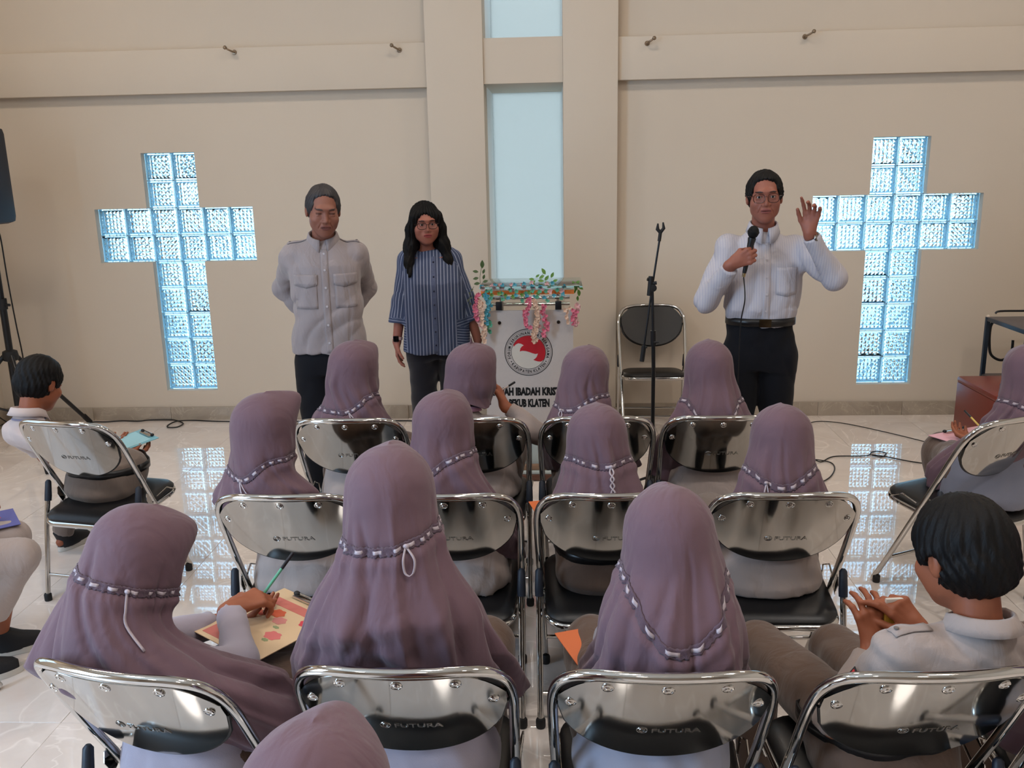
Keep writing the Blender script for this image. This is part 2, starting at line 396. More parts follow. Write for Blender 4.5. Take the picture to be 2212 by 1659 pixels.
def head_cols(P, c, M, s, skin, lips, brow=(30, 22, 20), browz=.026, sc=None):
    L = (P-V3(c)) @ M / s; x, y, z = L[:, 0], L[:, 1], L[:, 2]; col = np.tile(np.array(skin), (len(P), 1)).astype(float)
    def blend(m, rgb, a=1.0):
        m = np.clip(m, 0, 1)[:, None]*a; col[:] = col*(1-m)+np.array(rgb)*m
    hd = (np.abs(z) < .13) & (y > .03) & (np.abs(x) < .09)
    q = (x/.024)**2+((z+.0628)/.0115)**2; blend(hd*(y > .07)*np.clip((1.15-q)*4, 0, 1), lips)
    q = (np.abs(z+.0628) < .0016)*(np.abs(x) < .023)*(y > .07); blend(q*1.0, np.array(lips)*.6)
    bx = np.abs(np.abs(x)-.032); q = (bx/.0185)**2+((z-browz-(.02-bx)*.12+.0025)/.0042)**2; blend(hd*(y > .05)*np.clip((1.1-q)*3, 0, 1), brow, .85)
    q = ((np.abs(x)-.031)/.0155)**2+((z-.003)/.0055)**2; blend(hd*(y > .06)*np.clip((1.1-q)*3, 0, 1), np.array(skin)*.55, .6)
    return np.concatenate([np.array([lin(v)[:3] for v in col]) if len(col) < 0 else srgb_lin(col), np.ones((len(col), 1))], 1)
def srgb_lin(c): c = np.clip(np.asarray(c)/255.0, 0, 1); return np.where(c <= .04045, c/12.92, ((c+.055)/1.055)**2.4)
def set_col(me, cols, name='Col'):
    a = me.attributes.new(name, 'FLOAT_COLOR', 'POINT'); a.data.foreach_set('color', np.asarray(cols, np.float32).ravel())
def eyes(parent, c, M, s, gaze=(0, 0)):
    for q in (-1, 1):
        mb = MB(); G = Matrix([list(r) for r in (M @ rotm(gaze[0], gaze[1]))])
        mb.ell((0, 0, 0), (.0118*s,)*3, n=14); mb.cur = 1
        n = 14; pr = [(.0062*s*sin(a), (.0122*s*cos(.5*a)) if False else .0122*s*math.sqrt(max(0, 1-(.5*sin(a))**2))) for a in (0.001, .6, 1.1, 1.57)]
        mb.lathe([(r_, y_) for r_, y_ in pr], n=12, axis='y')
        mb.v = [tuple(G @ Vector(v)) for v in mb.v]
        pos = V3(c)+M @ V3(q*.031*s, .0795*s, .0025*s)
        mb.build('eye', [mat('eye_white', (205, 195, 188), .3), mat('dark_iris', (24, 14, 10), .2)], parent, loc=tuple(pos), ang=None)
# ------------------------------------------------------------------ the room
XL, XR, YB = -4.02, 4.5, -10.6
PIT = .192; CX = (-2.553, 2.532); CZ = .226
NX0, NX1 = -.295, .235      # central opening between the two piers
def structure(o): o['kind'] = 'structure'; return o
def wall_cells(xs, zs, y0, y1, hole):
    """a wall slab with openings; cells is True where the wall is solid"""
    mb = MB(); nx, nz = len(xs)-1, len(zs)-1
    S_ = lambda i, k: 0 <= i < nx and 0 <= k < nz and not hole((xs[i]+xs[i+1])/2, (zs[k]+zs[k+1])/2)
    for i in range(nx):
        for k in range(nz):
            if not S_(i, k): continue
            a, b, c, d = xs[i], xs[i+1], zs[k], zs[k+1]
            mb.add([(a, y0, c), (b, y0, c), (b, y0, d), (a, y0, d)], [(0, 1, 2, 3)]); mb.add([(a, y1, c), (b, y1, c), (b, y1, d), (a, y1, d)], [(3, 2, 1, 0)])
            if not S_(i-1, k): mb.add([(a, y0, c), (a, y1, c), (a, y1, d), (a, y0, d)], [(3, 2, 1, 0)])
            if not S_(i+1, k): mb.add([(b, y0, c), (b, y1, c), (b, y1, d), (b, y0, d)], [(0, 1, 2, 3)])
            if not S_(i, k-1): mb.add([(a, y0, c), (b, y0, c), (b, y1, c), (a, y1, c)], [(3, 2, 1, 0)])
            if not S_(i, k+1): mb.add([(a, y0, d), (b, y0, d), (b, y1, d), (a, y1, d)], [(0, 1, 2, 3)])
    return mb
def in_cross(x, z):
    for c in CX:
        if abs(x-c) < PIT and CZ < z < CZ+9*PIT: return True
        if abs(x-c) < 3*PIT and CZ+5*PIT < z < CZ+7*PIT: return True
    return False
def hole(x, z): return in_cross(x, z) or (NX0 < x < NX1 and z > .9 and z < CEIL)
xs = sorted([XL-.15, XR+.15, NX0, NX1]+[c+k*PIT for c in CX for k in (-3, -1, 1, 3)])
zs = sorted([-.05, CEIL+.1, .9, CZ, CZ+5*PIT, CZ+7*PIT, CZ+9*PIT])
mbw = wall_cells(xs, zs, 0, .15, hole)
bm = bmesh.new(); me = mesh('wall_back', mbw.v, mbw.f, WALL, False); bm.from_mesh(me); bmesh.ops.remove_doubles(bm, verts=bm.verts[:], dist=1e-5); bm.to_mesh(me); bm.free()
structure(link('wall_back', me))
mb = MB(); mb.box((-.4885, -.055, CEIL/2), (.385, .11, CEIL), .004); structure(mb.build('column_left', WALL))
mb = MB(); mb.box((.4185, -.055, CEIL/2), (.365, .11, CEIL), .004); structure(mb.build('column_right', WALL))
mb = MB(); mb.box(((XL-.681)/2, -.035, 2.487), (-.681-XL, .07, .288), .005); structure(mb.build('beam_left', WALL))
mb = MB(); mb.box(((XR+.601)/2, -.035, 2.495), (XR-.601, .07, .275), .005); structure(mb.build('beam_right', WALL))
mb = MB(); mb.box(((NX0+NX1)/2, .33, 2.498), (NX1-NX0, .84, .290), 0); structure(mb.build('beam_centre', WALL))
# recess behind the central opening, closed by frosted panes
mb = MB()
for xx in (NX0-.05, NX1+.05): mb.box((xx, .45, 2.6), (.1, .6, 3.6))
mb.box(((NX0+NX1)/2, .45, .86), (NX1-NX0+.2, .6, .1)); structure(mb.build('window_reveal', mat('white_paint', (244, 247, 247), .7, spec=.2)))
FROST = bpy.data.materials.new('frosted_glass'); FROST.use_nodes = True; n_ = FROST.node_tree; n_.nodes.clear()
o_ = n_.nodes.new('ShaderNodeOutputMaterial'); t_ = n_.nodes.new('ShaderNodeBsdfTranslucent'); g_ = n_.nodes.new('ShaderNodeBsdfGlossy'); m_ = n_.nodes.new('ShaderNodeMixShader')
t_.inputs[0].default_value = (.435, .435, .41, 1); g_.inputs['Roughness'].default_value = .3; m_.inputs[0].default_value = .06
n_.links.new(t_.outputs[0], m_.inputs[1]); n_.links.new(g_.outputs[0], m_.inputs[2]); n_.links.new(m_.outputs[0], o_.inputs[0])
for nm, z0, z1 in (('window_3', .9, 2.353), ('window_4', 2.643, CEIL)):
    mb = MB(); mb.box(((NX0+NX1)/2, .74, (z0+z1)/2), (NX1-NX0, .012, z1-z0)); structure(mb.build(nm, FROST))
# glass block crosses
GLASSB = mat('block_glass', (186, 230, 250), .09, trans=1.0, ior=1.46)
def block_mesh():
    s = PIT/2-.003; d0, d1 = .052, .132; r = .012; q = s-r; vs = []; fs = []; N = 6; st = 2*q/N
    def face(y, sg):
        o = len(vs)
        for (a, yy) in ((s, y), (s-.004, y-sg*.004), (q+.003, y-sg*.004), (q, y+sg*.004)):
            for (i, k) in ((-1, -1), (1, -1), (1, 1), (-1, 1)): vs.append((i*a, yy, k*a))
        for b in range(3):
            for k in range(4): fs.append((o+b*4+k, o+b*4+(k+1) % 4, o+b*4+4+(k+1) % 4, o+b*4+4+k))
        g = len(vs)
        for i in range(N+1):
            for k in range(N+1): vs.append((-q+i*st, y+sg*.004, -q+k*st))
        for i in range(N):
            for k in range(N):
                c = len(vs); off = .35 if (i+k) % 2 else -.35
                vs.append((-q+(i+.5+off*.3)*st, y-sg*(.0022 if (i*3+k) % 4 else .001), -q+(k+.5)*st))
                a = g+i*(N+1)+k; b = a+N+1; fs.extend([(a, b, c), (b, b+1, c), (b+1, a+1, c), (a+1, a, c)])
        return o
    a = face(d0, 1); b = face(d1, -1)
    for k in range(4): fs.append((a+k, a+(k+1) % 4, b+(k+1) % 4, b+k))
    me = mesh('glass_block', vs, fs, GLASSB, False)
    bm = bmesh.new(); bm.from_mesh(me); bmesh.ops.remove_doubles(bm, verts=bm.verts[:], dist=1e-6); bmesh.ops.recalc_face_normals(bm, faces=bm.faces[:]); bm.to_mesh(me); bm.free()
    return me
BM_ = block_mesh(); MORTAR = mat('pale_mortar', (196, 222, 232), .8)
for wi, c in enumerate(CX):
    mb = MB()
    for k in range(10): # horizontal joints and outer rims
        z = CZ+k*PIT; hw = 3*PIT if 5 <= k <= 7 else PIT; mb.box((c, .092, z), (2*hw, .07, .006))
    for k in (-3, -2, -1, 0, 1, 2, 3):
        z0, z1 = (CZ, CZ+9*PIT) if abs(k) <= 1 else (CZ+5*PIT, CZ+7*PIT); mb.box((c+k*PIT, .092, (z0+z1)/2), (.006, .07, z1-z0))
    w = structure(mb.build('window_%d' % (wi+1), MORTAR))
    for i in range(-3, 3):
        for k in range(9):
            if abs(i+.5) > 1 and not 5 <= k <= 6: continue
            b = link('glass_block', BM_, w, loc=(c+(i+.5)*PIT, 0, CZ+(k+.5)*PIT), rot=(0, rnd.choice((0, pi/2, pi, -pi/2)), 0))
# side walls, rear wall, ceiling
mb = MB(); mb.box((XL-.075, YB/2, CEIL/2), (.15, -YB+.3, CEIL+.1)); structure(mb.build('wall_left', WALL))
mb = MB(); mb.box((XR+.075, YB/2, CEIL/2), (.15, -YB+.3, CEIL+.1)); structure(mb.build('wall_right', WALL))
mb = MB(); mb.box(((XL+XR)/2, YB-.075, CEIL/2), (XR-XL+.3, .15, CEIL+.1)); structure(mb.build('wall_rear', mat('rear_wall_paint', (150, 134, 118), .8)))
mb = MB(); mb.box(((XL+XR)/2, YB/2, CEIL+.075), (XR-XL+.3, -YB+.3, .15)); structure(mb.build('ceiling', mat('ceiling_paint', (224, 214, 200), .8)))
for i, (p_, w_) in enumerate(LAMP_WIN):
    mb = MB(); y0, z0 = p_[1], p_[2]
    for dy in (-.83, 0, .83): mb.box((-3.97, y0+dy, z0), (.09, .06, 2.32))
    for dz in (-1.13, 0, 1.13): mb.box((-3.97, y0, z0+dz), (.09, 1.72, .06))
    structure(mb.build('window_%d' % (5+i), mat('white_frame', (225, 225, 222), .5)))
for x_, y_ in DOWN:
    o = empty('ceiling_light', (x_, y_, CEIL), label='round recessed ceiling downlight outside the picture', cat='ceiling light', group='ceiling downlights')
    mb = MB(); mb.lathe([(.21, 0), (.25, 0), (.26, -.03), (.235, -.045), (.225, -.02), (.215, -.01)], n=24); mb.build('housing', mat('white_frame'), o)
# floor of 60 cm tiles
def marble(name, base, vein, rough, ior, scale=1.0):
    m = bpy.data.materials.new(name); m.use_nodes = True; n = m.node_tree; b = n.nodes['Principled BSDF']; b.inputs['Roughness'].default_value = rough; b.inputs['IOR'].default_value = ior
    tcn = n.nodes.new('ShaderNodeTexCoord'); oi = n.nodes.new('ShaderNodeObjectInfo'); va = n.nodes.new('ShaderNodeVectorMath'); va.operation = 'MULTIPLY_ADD'
    va.inputs[1].default_value = (37, 23, 11); cb = n.nodes.new('ShaderNodeCombineXYZ')
    for i in range(3): n.links.new(oi.outputs['Random'], cb.inputs[i])
    n.links.new(cb.outputs[0], va.inputs[0]); n.links.new(tcn.outputs['Object'], va.inputs[2])
    t1 = n.nodes.new('ShaderNodeTexNoise'); t1.inputs['Scale'].default_value = 2.2*scale; t1.inputs['Detail'].default_value = 8; t1.inputs['Roughness'].default_value = .6; t1.inputs['Distortion'].default_value = 1.2
    n.links.new(va.outputs[0], t1.inputs['Vector'])
    r1 = n.nodes.new('ShaderNodeValToRGB'); el = r1.color_ramp.elements; el[0].position = .3; el[1].position = .7
    el[0].color = lin(vein); el[1].color = lin(base); n.links.new(t1.outputs['Fac'], r1.inputs[0])
    t2 = n.nodes.new('ShaderNodeTexNoise'); t2.inputs['Scale'].default_value = 1.6*scale; t2.inputs['Detail'].default_value = 3; t2.inputs['Distortion'].default_value = 2.5; n.links.new(va.outputs[0], t2.inputs['Vector'])
    r2 = n.nodes.new('ShaderNodeValToRGB'); el = r2.color_ramp.elements; el[0].position = .485; el[0].color = (0, 0, 0, 1); el[1].position = .5; el[1].color = (1, 1, 1, 1); x = el.new(.515); x.color = (0, 0, 0, 1)
    n.links.new(t2.outputs['Fac'], r2.inputs[0]); mx = n.nodes.new('ShaderNodeMix'); mx.data_type = 'RGBA'; mx.inputs['B'].default_value = lin(tuple(min(255, v*1.025) for v in base))
    n.links.new(r2.outputs[0], mx.inputs['Factor']); n.links.new(r1.outputs[0], mx.inputs['A']); n.links.new(mx.outputs['Result'], b.inputs['Base Color'])
    return m
TILE = marble('polished_marble_tile', (238, 229, 222), (220, 208, 200), .025, 1.95)
mb = MB(); mb.box(((XL+XR)/2, YB/2, -.06), (XR-XL+.1, -YB+.1, .1)); FL = structure(mb.build('floor', mat('tile_grout', (150, 138, 124), .8)))
tv = []
for k in range(1):
    mb = MB(); mb.box((0, 0, -.005), (.5985, .5985, .01), .0012); tv.append(mesh('tile', mb.v, mb.f, TILE, False))
gx = [.27+.6*k for k in range(-8, 9)]; gy = [-.2-.6*k for k in range(-1, 18)]
for x0 in gx:
    for y0 in gy:
        cx_, cy_ = x0-.3, y0-.3
        if cx_ < XL-.1 or cx_ > XR+.1 or cy_ > .1 or cy_ < YB-.1: continue
        link('tile', tv[0], FL, loc=(cx_, cy_, -.0004*rnd.random()), rot=(rnd.gauss(0, .0009), rnd.gauss(0, .0009), rnd.choice((0, pi/2, pi))))
BASE = marble('skirting_marble', (176, 164, 148), (150, 138, 124), .3, 1.5, 2.0)
for nm, horiz in (('baseboard_back', 1), ('baseboard_left', 0)):
    mb = MB()
    if horiz: mb.box(((XL+XR)/2, -.004, .05), (XR-XL, .008, .098))
    else: mb.box((XL+.004, YB/2, .05), (.008, -YB, .098))
    bb = structure(mb.build(nm, mat('tile_grout')))
    mt = MB(); mt.box((0, 0, .05), (.5985, .012, .1) if horiz else (.012, .5985, .1), .002); mt = mesh('tile', mt.v, mt.f, BASE, True, .5)
    for k in range(-9, 10):
        if horiz:
            cx_ = .272+.6*k-.3
            if cx_ < XL or cx_ > XR: continue
            if -.681 < cx_ < .601: continue
            link('tile', mt, bb, loc=(cx_, -.014, 0))
        elif k <= 0 and k > -8: link('tile', mt, bb, loc=(XL+.014, -.3+.6*k, 0))
mb = MB(); mb.box((-.04, -.122, .05), (1.30, .022, .1), .002); structure(mb.build('baseboard_column', BASE))
# ground outside, seen dimly through the glass
mb = MB(); mb.box((0, 14, -.35), (60, 27, .1)); structure(mb.build('ground_outside', mat('outside_paving', (215, 218, 218), .9)))
# ------------------------------------------------------------------ folding chairs
H_, BOW = .84, .042
def yline(z): return -.235+(H_-z)*.535
def bowy(x, z): return yline(z)-BOW*(1-min(1, (x/.225)**2))
def chair_parts():
    P = {}
    # main tube: front foot, back upright, top rail, down again
    side = [(.208, .0), (.212, .15), (.216, .35), (.2205, .54), (.2235, .65), (.2235, .73), (.214, .782), (.188, .818), (.14, .835), (.07, .8395), (0, .840)]
    pts = [(x, bowy(x, z) if z > .5 else yline(z), z+.012 if z == 0 else z) for x, z in side]
    pts = [(x, y, z) for x, y, z in pts]; L = [(-x, y, z) for x, y, z in pts[:-1]]
    path = spline(L+pts[::-1], 7)
    mb = MB(); mb.tube(path, .0115, 14); P['frame'] = (mb, CHROME, 'chrome tubular frame')
    z0 = .49; rl = []  # rear legs: pivot beside the seat, feet behind
    for q in (-1, 1):
        mb = MB(); mb.tube([(q*.222, -.112, z0), (q*.222, -.150, .33), (q*.221, -.205, .012)], .0105, 12); rl.append((mb, CHROME))
    P['rear_leg'] = rl
    caps = []
    for q in (-1, 1):
        mb = MB(); mb.tube([(q*.222, -.104, .525), (q*.222, -.106, .517), (q*.222, -.118, .455), (q*.222, -.123, .435)], [.006, .0125, .0145, .0140], 12); caps.append((mb, BLUEBLACK))
    P['pivot_cap'] = caps
    feet = []
    for q in (-1, 1):
        for y, x in ((.205, .208), (-.207, .221)):
            mb = MB(); mb.lathe([(.0145, 0), (.016, .004), (.016, .028), (.0125, .034)], (q*x, y-(.01 if y > 0 else -.002), 0), 12); feet.append((mb, RUBBER))
    P['foot_cap'] = feet
    bars = []
    for (x, y, z) in ((.212, yline(.14), .14), (.221, -.186, .115)):
        mb = MB(); mb.tube([(-x, y, z), (x, y, z)], .0075, 10); bars.append((mb, CHROME))
    P['crossbar'] = bars
    # seat: chrome hoop and padded black top
    def outline(w0, w1, y0, y1, r, z):
        o = []
        for (cx, cy, a0) in ((w1-r, y1-r, 0), (-(w1-r), y1-r, 90), (-(w0-r), y0+r, 180), (w0-r, y0+r, 270)):
            for a in range(0, 91, 15): o.append((cx+r*cos(R(a0+a)), cy+r*sin(R(a0+a)), z))
        return o
    mb = MB(); mb.tube(outline(.195, .205, -.185, .215, .07, .425), .012, 10, closed=True); P['seat_frame'] = (mb, CHROME, None)
    mb = MB(); rings = []
    for (g, z) in ((-.012, .426), (0, .436), (.002, .446), (-.006, .457), (-.03, .465), (-.07, .469)):
        rings.append([(x*(1+g/.2), .015+(y-.015)*(1+g/.2), z) for x, y, _ in outline(.198, .207, -.188, .218, .07, 0)])
    n = len(rings[0]); vs = [p for r_ in rings for p in r_]; fs = [(i*n+k, i*n+(k+1) % n, (i+1)*n+(k+1) % n, (i+1)*n+k) for i in range(5) for k in range(n)]
    fs += [tuple(range(n-1, -1, -1)), tuple(5*n+k for k in range(n))]; mb.add(vs, fs); P['seat'] = (mb, BLACKVINYL, None)
    for nm in ('seat_frame', 'seat'): P[nm][0].v = [(v[0], v[1]-.018, v[2]-.010+(v[1]-.2)*.125) for v in P[nm][0].v]
    # back: polished shell behind, vinyl pad in front
    def shape(t, u, inset=0):
        x = (-1+2*t)*(.212-inset); s_ = min(1, abs(x)/(.2121-inset)); top = .829-inset-.075*max(0, (abs(x)-.115)/.1)**2.2; bot =   .732-.158*math.sqrt(max(0, 1-s_**2.2))+inset
        return x, bot+(top-bot)*u
    for nm, off, th, m, ins in (('back_shell', -.012, .0025, PANELCHROME, 0), ('back_pad', .006, .022, BLACKVINYL, .004)):
        g = []
        for i in range(33):
            row = []
            for j in range(11):
                x, z = shape(i/32, j/10, ins); row.append((x, bowy(x, z)+off, z))
            g.append(row)
        mb = MB(); mb.sheet(g, th); P[nm] = (mb, m, 'mirror-polished steel back shell' if m is PANELCHROME else None)
    mb = MB(); g = [shape(i/32, 0)[0:2] for i in range(33)]; mb.tube([(x, bowy(x, z)-.006, z-.001) for x, z in g], .0045, 6); P['back_edge'] = (mb, BLACKVINYL, None)
    sc = []
    for x, z in ((-.115, .810), (0, .812), (.115, .810), (-.186, .744), (.186, .744)):
        mb = MB(); T = Matrix.Rotation(math.atan(.535), 3, 'X'); mb.lathe([(.0125, .002), (.013, -.0005), (.0115, -.0025), (.0088, -.003), (.008, -.0018), (.0062, -.003), (.005, -.0045), (.001, -.005)], (x, bowy(x, z)-.0135, z), 16, 'y', rot=T); sc.append((mb, CHROME))
    P['screw'] = sc
    # embossed maker's mark on the steel shell
    mb = MB(); v, f = text_geo('FUTURA', .020, .012)
    def put(x, z, d): X = x-.058; return (X, bowy(X, z)-.0134-d, z)
    for d in (.0,): pass
    W_ = max(a for a, b in v); A = [put(.034+a*1.35, .664+b, .0016) for a, b in v]; mb.add(A, [tuple(reversed(q)) for q in f])
    ED = {}
    for q in f:
        for a_, b_ in zip(q, q[1:]+q[:1]): ED[(a_, b_)] = 1
    E_ = [(a_, b_) for (a_, b_) in ED if (b_, a_) not in ED]; mb.add(A+[(x_, y_+.0018, z_) for x_, y_, z_ in A], [(a_, b_, b_+len(A), a_+len(A)) for a_, b_ in E_])
    ring = [(.016+.011*cos(a), .671+.009*sin(a)) for a in [2*pi*k/20 for k in range(20)]]; mb.tube([put(x, z, .0008) for x, z in ring], .0011, 6, closed=True)
    ring = [(.016+.006*cos(a), .671+.005*sin(a)) for a in [2*pi*k/14 for k in range(14)]]; mb.tube([put(x, z, .0008) for x, z in ring], .0010, 6, closed=True)
    P['embossed_mark'] = (mb, mat('embossed_steel', (150, 148, 145), .22, 1.0), None)
    br = []
    for q in (-1, 1):
        mb = MB(); mb.prism([(0, 0), (.02, .0), (.05, -.05), (.02, -.075), (-.005, -.03)], -.0015, .0015); mb.v = [(q*.222+v[1], -.06+v[0], .475+v[2]) for v in mb.v]; mb.lathe([(.001, -.004), (.006, -.003), (.006, .003), (.001, .004)], (q*.222, -.035, .455), 8, 'x'); mb.lathe([(.001, -.004), (.006, -.003), (.006, .003), (.001, .004)], (q*.222, -.022, .425), 8, 'x'); mb.tube([(q*.226, .0, .44), (q*.232, .07, .46), (q*.23, .13, .43), (q*.218, .10, .40)], .003, 6); br.append((mb, CHROME))
    P['hinge_bracket'] = br
    return P
_cm = None
def chair(loc, rz, label, group='chrome and black folding chairs'):
    global _cm
    o = empty('folding_chair', (loc[0], loc[1], 0), rz, label, 'chair', group)
    if _cm is None:
        _cm = []; P = chair_parts()
        for it in P.values():
            for mb in ([q[0] for q in it] if isinstance(it, list) else [it[0]]): mb.v = [(v[0]*1.02, v[1], v[2]) for v in mb.v]
        for nm, it in P.items():
            if isinstance(it, list):
                for mb, m in it: _cm.append((mb.build(nm, m, o), nm, None))
            else:
                c = it[0].build(nm, it[1], o); _cm.append((c, nm, None))
                if nm == 'rear_leg': pass
                if it[2]: c['label'] = it[2]
                if nm == 'embossed_mark': c.parent = [q[0] for q in _cm if q[1] == 'back_shell'][0]
        return o
    mp = {}
    for c, nm, _ in _cm:
        d = c.copy(); COL.objects.link(d); d.parent = mp.get(c.parent, o) if c.parent in mp else o; mp[c] = d
    return o
AY, BY, CY = -2.74, -3.595, -4.575
CH = [
 ((-.675, AY), .0, 'folding chair behind the bespectacled woman, front row, its left half hidden by a hijab'),
 ((-.172, AY), .0, 'front-row folding chair of the child writing with a pen before the podium'),
 ((.334, AY), .0, 'front-row folding chair just right of the podium foot'),
 ((.825, AY), .0, 'front-row folding chair in front of the man holding the microphone'),
 ((-.685, BY), .0, 'middle-row folding chair behind the tiled cross reflection on the left'),
 ((-.176, BY), .0, 'middle-row folding chair mostly hidden by the tallest veiled girl'),
 ((.335, BY), .0, 'middle-row folding chair whose sitter wears a black belt'),
 ((.87, BY), .0, 'middle-row folding chair with its black seat showing beside the boy'),
 ((-.685, CY-.02), -.22, 'nearest-row folding chair turned to the right at lower left'),
 ((-.155, CY), .0, 'nearest-row folding chair behind the tallest girl, a hijab overlapping its back'),
 ((.385, CY-.01), .0, 'nearest-row folding chair with its whole polished back clear, behind the third veiled girl'),
 ((.905, CY), .08, 'nearest-row folding chair behind the black-haired boy at lower right'),
 ((-1.807, -2.755), -.20, 'folding chair at far left under the boy with the blue clipboard'),
 ((1.85, -2.80), .45, 'folding chair at far right in front of the red-brown cabinet'),
 ((-2.15, -3.70), -.45, 'folding chair at the left edge, only its legs in the picture'),
]
for (x, y), rz, lb in CH: chair((x, y), rz, lb)
chair((1.43, CY), .0, 'nearest-row folding chair beyond the right edge of the picture, under a veiled girl')
chair((-.15, -5.57), .0, 'folding chair under the girl whose crown shows at the bottom edge')
chair((.84, -.37), pi, 'empty folding chair facing the room against the wall, behind the microphone stand')
# ------------------------------------------------------------------ people
def cloth(name, rgb, rough=.85, bump=.25, bscale=500, sheen=.25, var=.08):
    return mat(name, rgb, rough, bump=bump, bscale=bscale, sheen=sheen, var=var, vscale=7, spec=.2, bdist=.0015)
HIJAB = cloth('mauve_grey_jersey', (107, 83, 92), .7, .22, 420, .18, .05)
LACE = cloth('lace_trim_cloth', (92, 74, 86), .7, .9, 520)
SATIN = mat('white_satin_ribbon', (176, 163, 170), .28, spec=.6)
UNI = cloth('pale_khaki_uniform_cloth', (164, 150, 144)); UNIB = cloth('brown_uniform_cloth', (92, 73, 62)); UNIG = cloth('grey_brown_uniform_cloth', (116, 103, 95))
BLACKCL = cloth('black_trouser_cloth', (17, 18, 24), .8, .2, 300, .05)
LEATHER = mat('black_belt_leather', (18, 17, 18), .35)
SHOEM = mat('black_canvas', (24, 24, 28), .7); SOLE = mat('white_rubber_sole', (200, 196, 188), .6)
KID = (150, 88, 62); ADULT = (138, 88, 68)
SK_LIP = (128, 62, 52)

def smooth1(x): x = np.clip(x, 0, 1); return x*x*(3-2*x)
_dome = [(.030+.102*q, .099*math.sqrt(max(.0009, 1-q*q)), .114*math.sqrt(max(.0009, 1-q*q)), .110*math.sqrt(max(.0009, 1-q*q))) for q in (1, .99, .97, .93, .87, .78, .66, .5, .3, 0)]
HK = np.array(_dome+[  # dz, rx, front ry, back ry
 (-.01, .102, .114, .112), (-.05, .108, .114, .116), (-.09, .117, .116, .118), (-.13, .134, .118, .120), (-.16, .152, .122, .122), (-.19, .170, .126, .124), (-.22, .184, .134, .126), (-.28, .203, .146, .112), (-.36, .230, .165, .098), (-.46, .242, .182, .088), (-.60, .250, .195, .085)])
def hijab(parent, Hc, M, sh, seed=1, w=1.0, hem=-.42, seamz=-.08, dip=.03, dipa=-pi/2, dipw=.8, tilt=0.0, amp=1.0, lows=None, brim=1.0, tie=None, torso_yaw=0, tails=None, hemslope=.0, neckw=1.0, wr=1.0, bulge=None, back=1.0, start=.22):
    r = np.random.RandomState(seed); nf = 23
    fa = np.sort(r.rand(nf)*2*pi+np.linspace(0, 2*pi, nf)*0)+0; fa = np.linspace(0, 2*pi, nf, endpoint=False)+r.uniform(-.16, .16, nf); fw = r.uniform(.05, .16, nf)
    fs = r.choice([-1, -1, 1], nf)*r.uniform(.45, 1.15, nf); fd = r.uniform(-1.6, 1.6, nf); f0 = r.uniform(-.02, .065, nf); ph = r.rand(6)*6.28
    cross = [(r.uniform(0, 2*pi), r.uniform(-.17, -.38), r.uniform(.35, .8), r.uniform(.010, .022), r.uniform(-.16, .16)) for _ in range(7)]
    Hc = V3(Hc); Ms = M
    def seam(th): d = (th-dipa+pi) % (2*pi)-pi; return seamz-dip*np.exp(-(d/dipw)**2)+tilt*np.cos(th)
    def surf(th, dz, off=0.0):
        th = np.asarray(th, float); dz = np.asarray(dz, float)
        rx = np.interp(-dz, -HK[:, 0], HK[:, 1]); rf = np.interp(-dz, -HK[:, 0], HK[:, 2]); rb = np.interp(-dz, -HK[:, 0], HK[:, 3])
        lo = smooth1((-dz-.10)/.14); rx = rx*(1+(w-1)*lo)*(1+(neckw-1)*np.exp(-((dz+.12)/.06)**2))
        rx = rx*(1+(wr-1)*lo*(np.cos(th) > 0)*np.cos(th)**2); rb = rb*(1+(back-1)*lo); s, c = np.sin(th), np.cos(th); ry = np.where(s > 0, rf, rb)
        d = np.zeros_like(th+dz)
        for k in range(nf):
            a = (th-fa[k]-fd[k]*(dz+.05)+pi) % (2*pi)-pi; A = smooth1((f0[k]-dz)/.10)*(.0085+.0175*smooth1((-dz-.13)/.22)); g = np.exp(-(a/fw[k])**2); d = d+fs[k]*A*g
        for (ca, cz, cw, ca2, sl) in cross:  # swags sweeping round the shoulders
            a = (th-ca+pi) % (2*pi)-pi; q = dz-cz-sl*a; d = d+ca2*.30*np.exp(-(a/cw)**2)*(np.exp(-(q/.020)**2)-.6*np.exp(-((q+.032)/.018)**2))
        d = d*amp*(1-.65*(s < -.2)*smooth1((-dz-.24)/.12))+.002*np.sin(3*th+ph[0]+dz*20)*smooth1(-dz/.1)
        if bulge: d = d+bulge[2]*np.exp(-((((th-bulge[0]+pi) % (2*pi))-pi)/bulge[1])**2)*smooth1((-dz-.15)/.14)
        sm = seam(th); q = dz-sm; d = d-.006*np.exp(-(q/.010)**2)+.005*np.exp(-((q+.022)/.014)**2)+.0022*np.sin(46*th+ph[1])*np.exp(-((q+.012)/.012)**2)
        bump_ = brim*np.exp(-(((th-pi/2+pi) % (2*pi)-pi)/.62)**2)*np.exp(-((dz-.088)/.036)**2)
        x = (rx+d+off)*c; y = (ry+d+off)*s
        sl = smooth1((.03-dz)/.12); up_ = np.stack([x+.007*np.sin(dz*17+ph[4])*sl, y+bump_*.030+.006*np.sin(dz*15+ph[5])*sl, dz+bump_*.020+0*th], -1); A = Hc+up_ @ Ms.T
        ct, st = cos(torso_yaw), sin(torso_yaw); tq = np.clip((-dz-start)/(Hc[2]-start-.53), 0, 1); sx_ = sh[0]*(1-tq)+(x*ct-y*st); sy_ = sh[1]*(1-tq)-.010*tq+(x*st+y*ct)
        B = np.stack([sx_, sy_, Hc[2]+dz+0*th], -1)
        wv = smooth1((dz+.20)/.16)[..., None]
        return A*wv+B*(1-wv)
    _dome_z = .030+.102*np.cos(np.linspace(.02, 1.06, 12)); nT = 132; T = np.linspace(0, 2*pi, nT, endpoint=False)
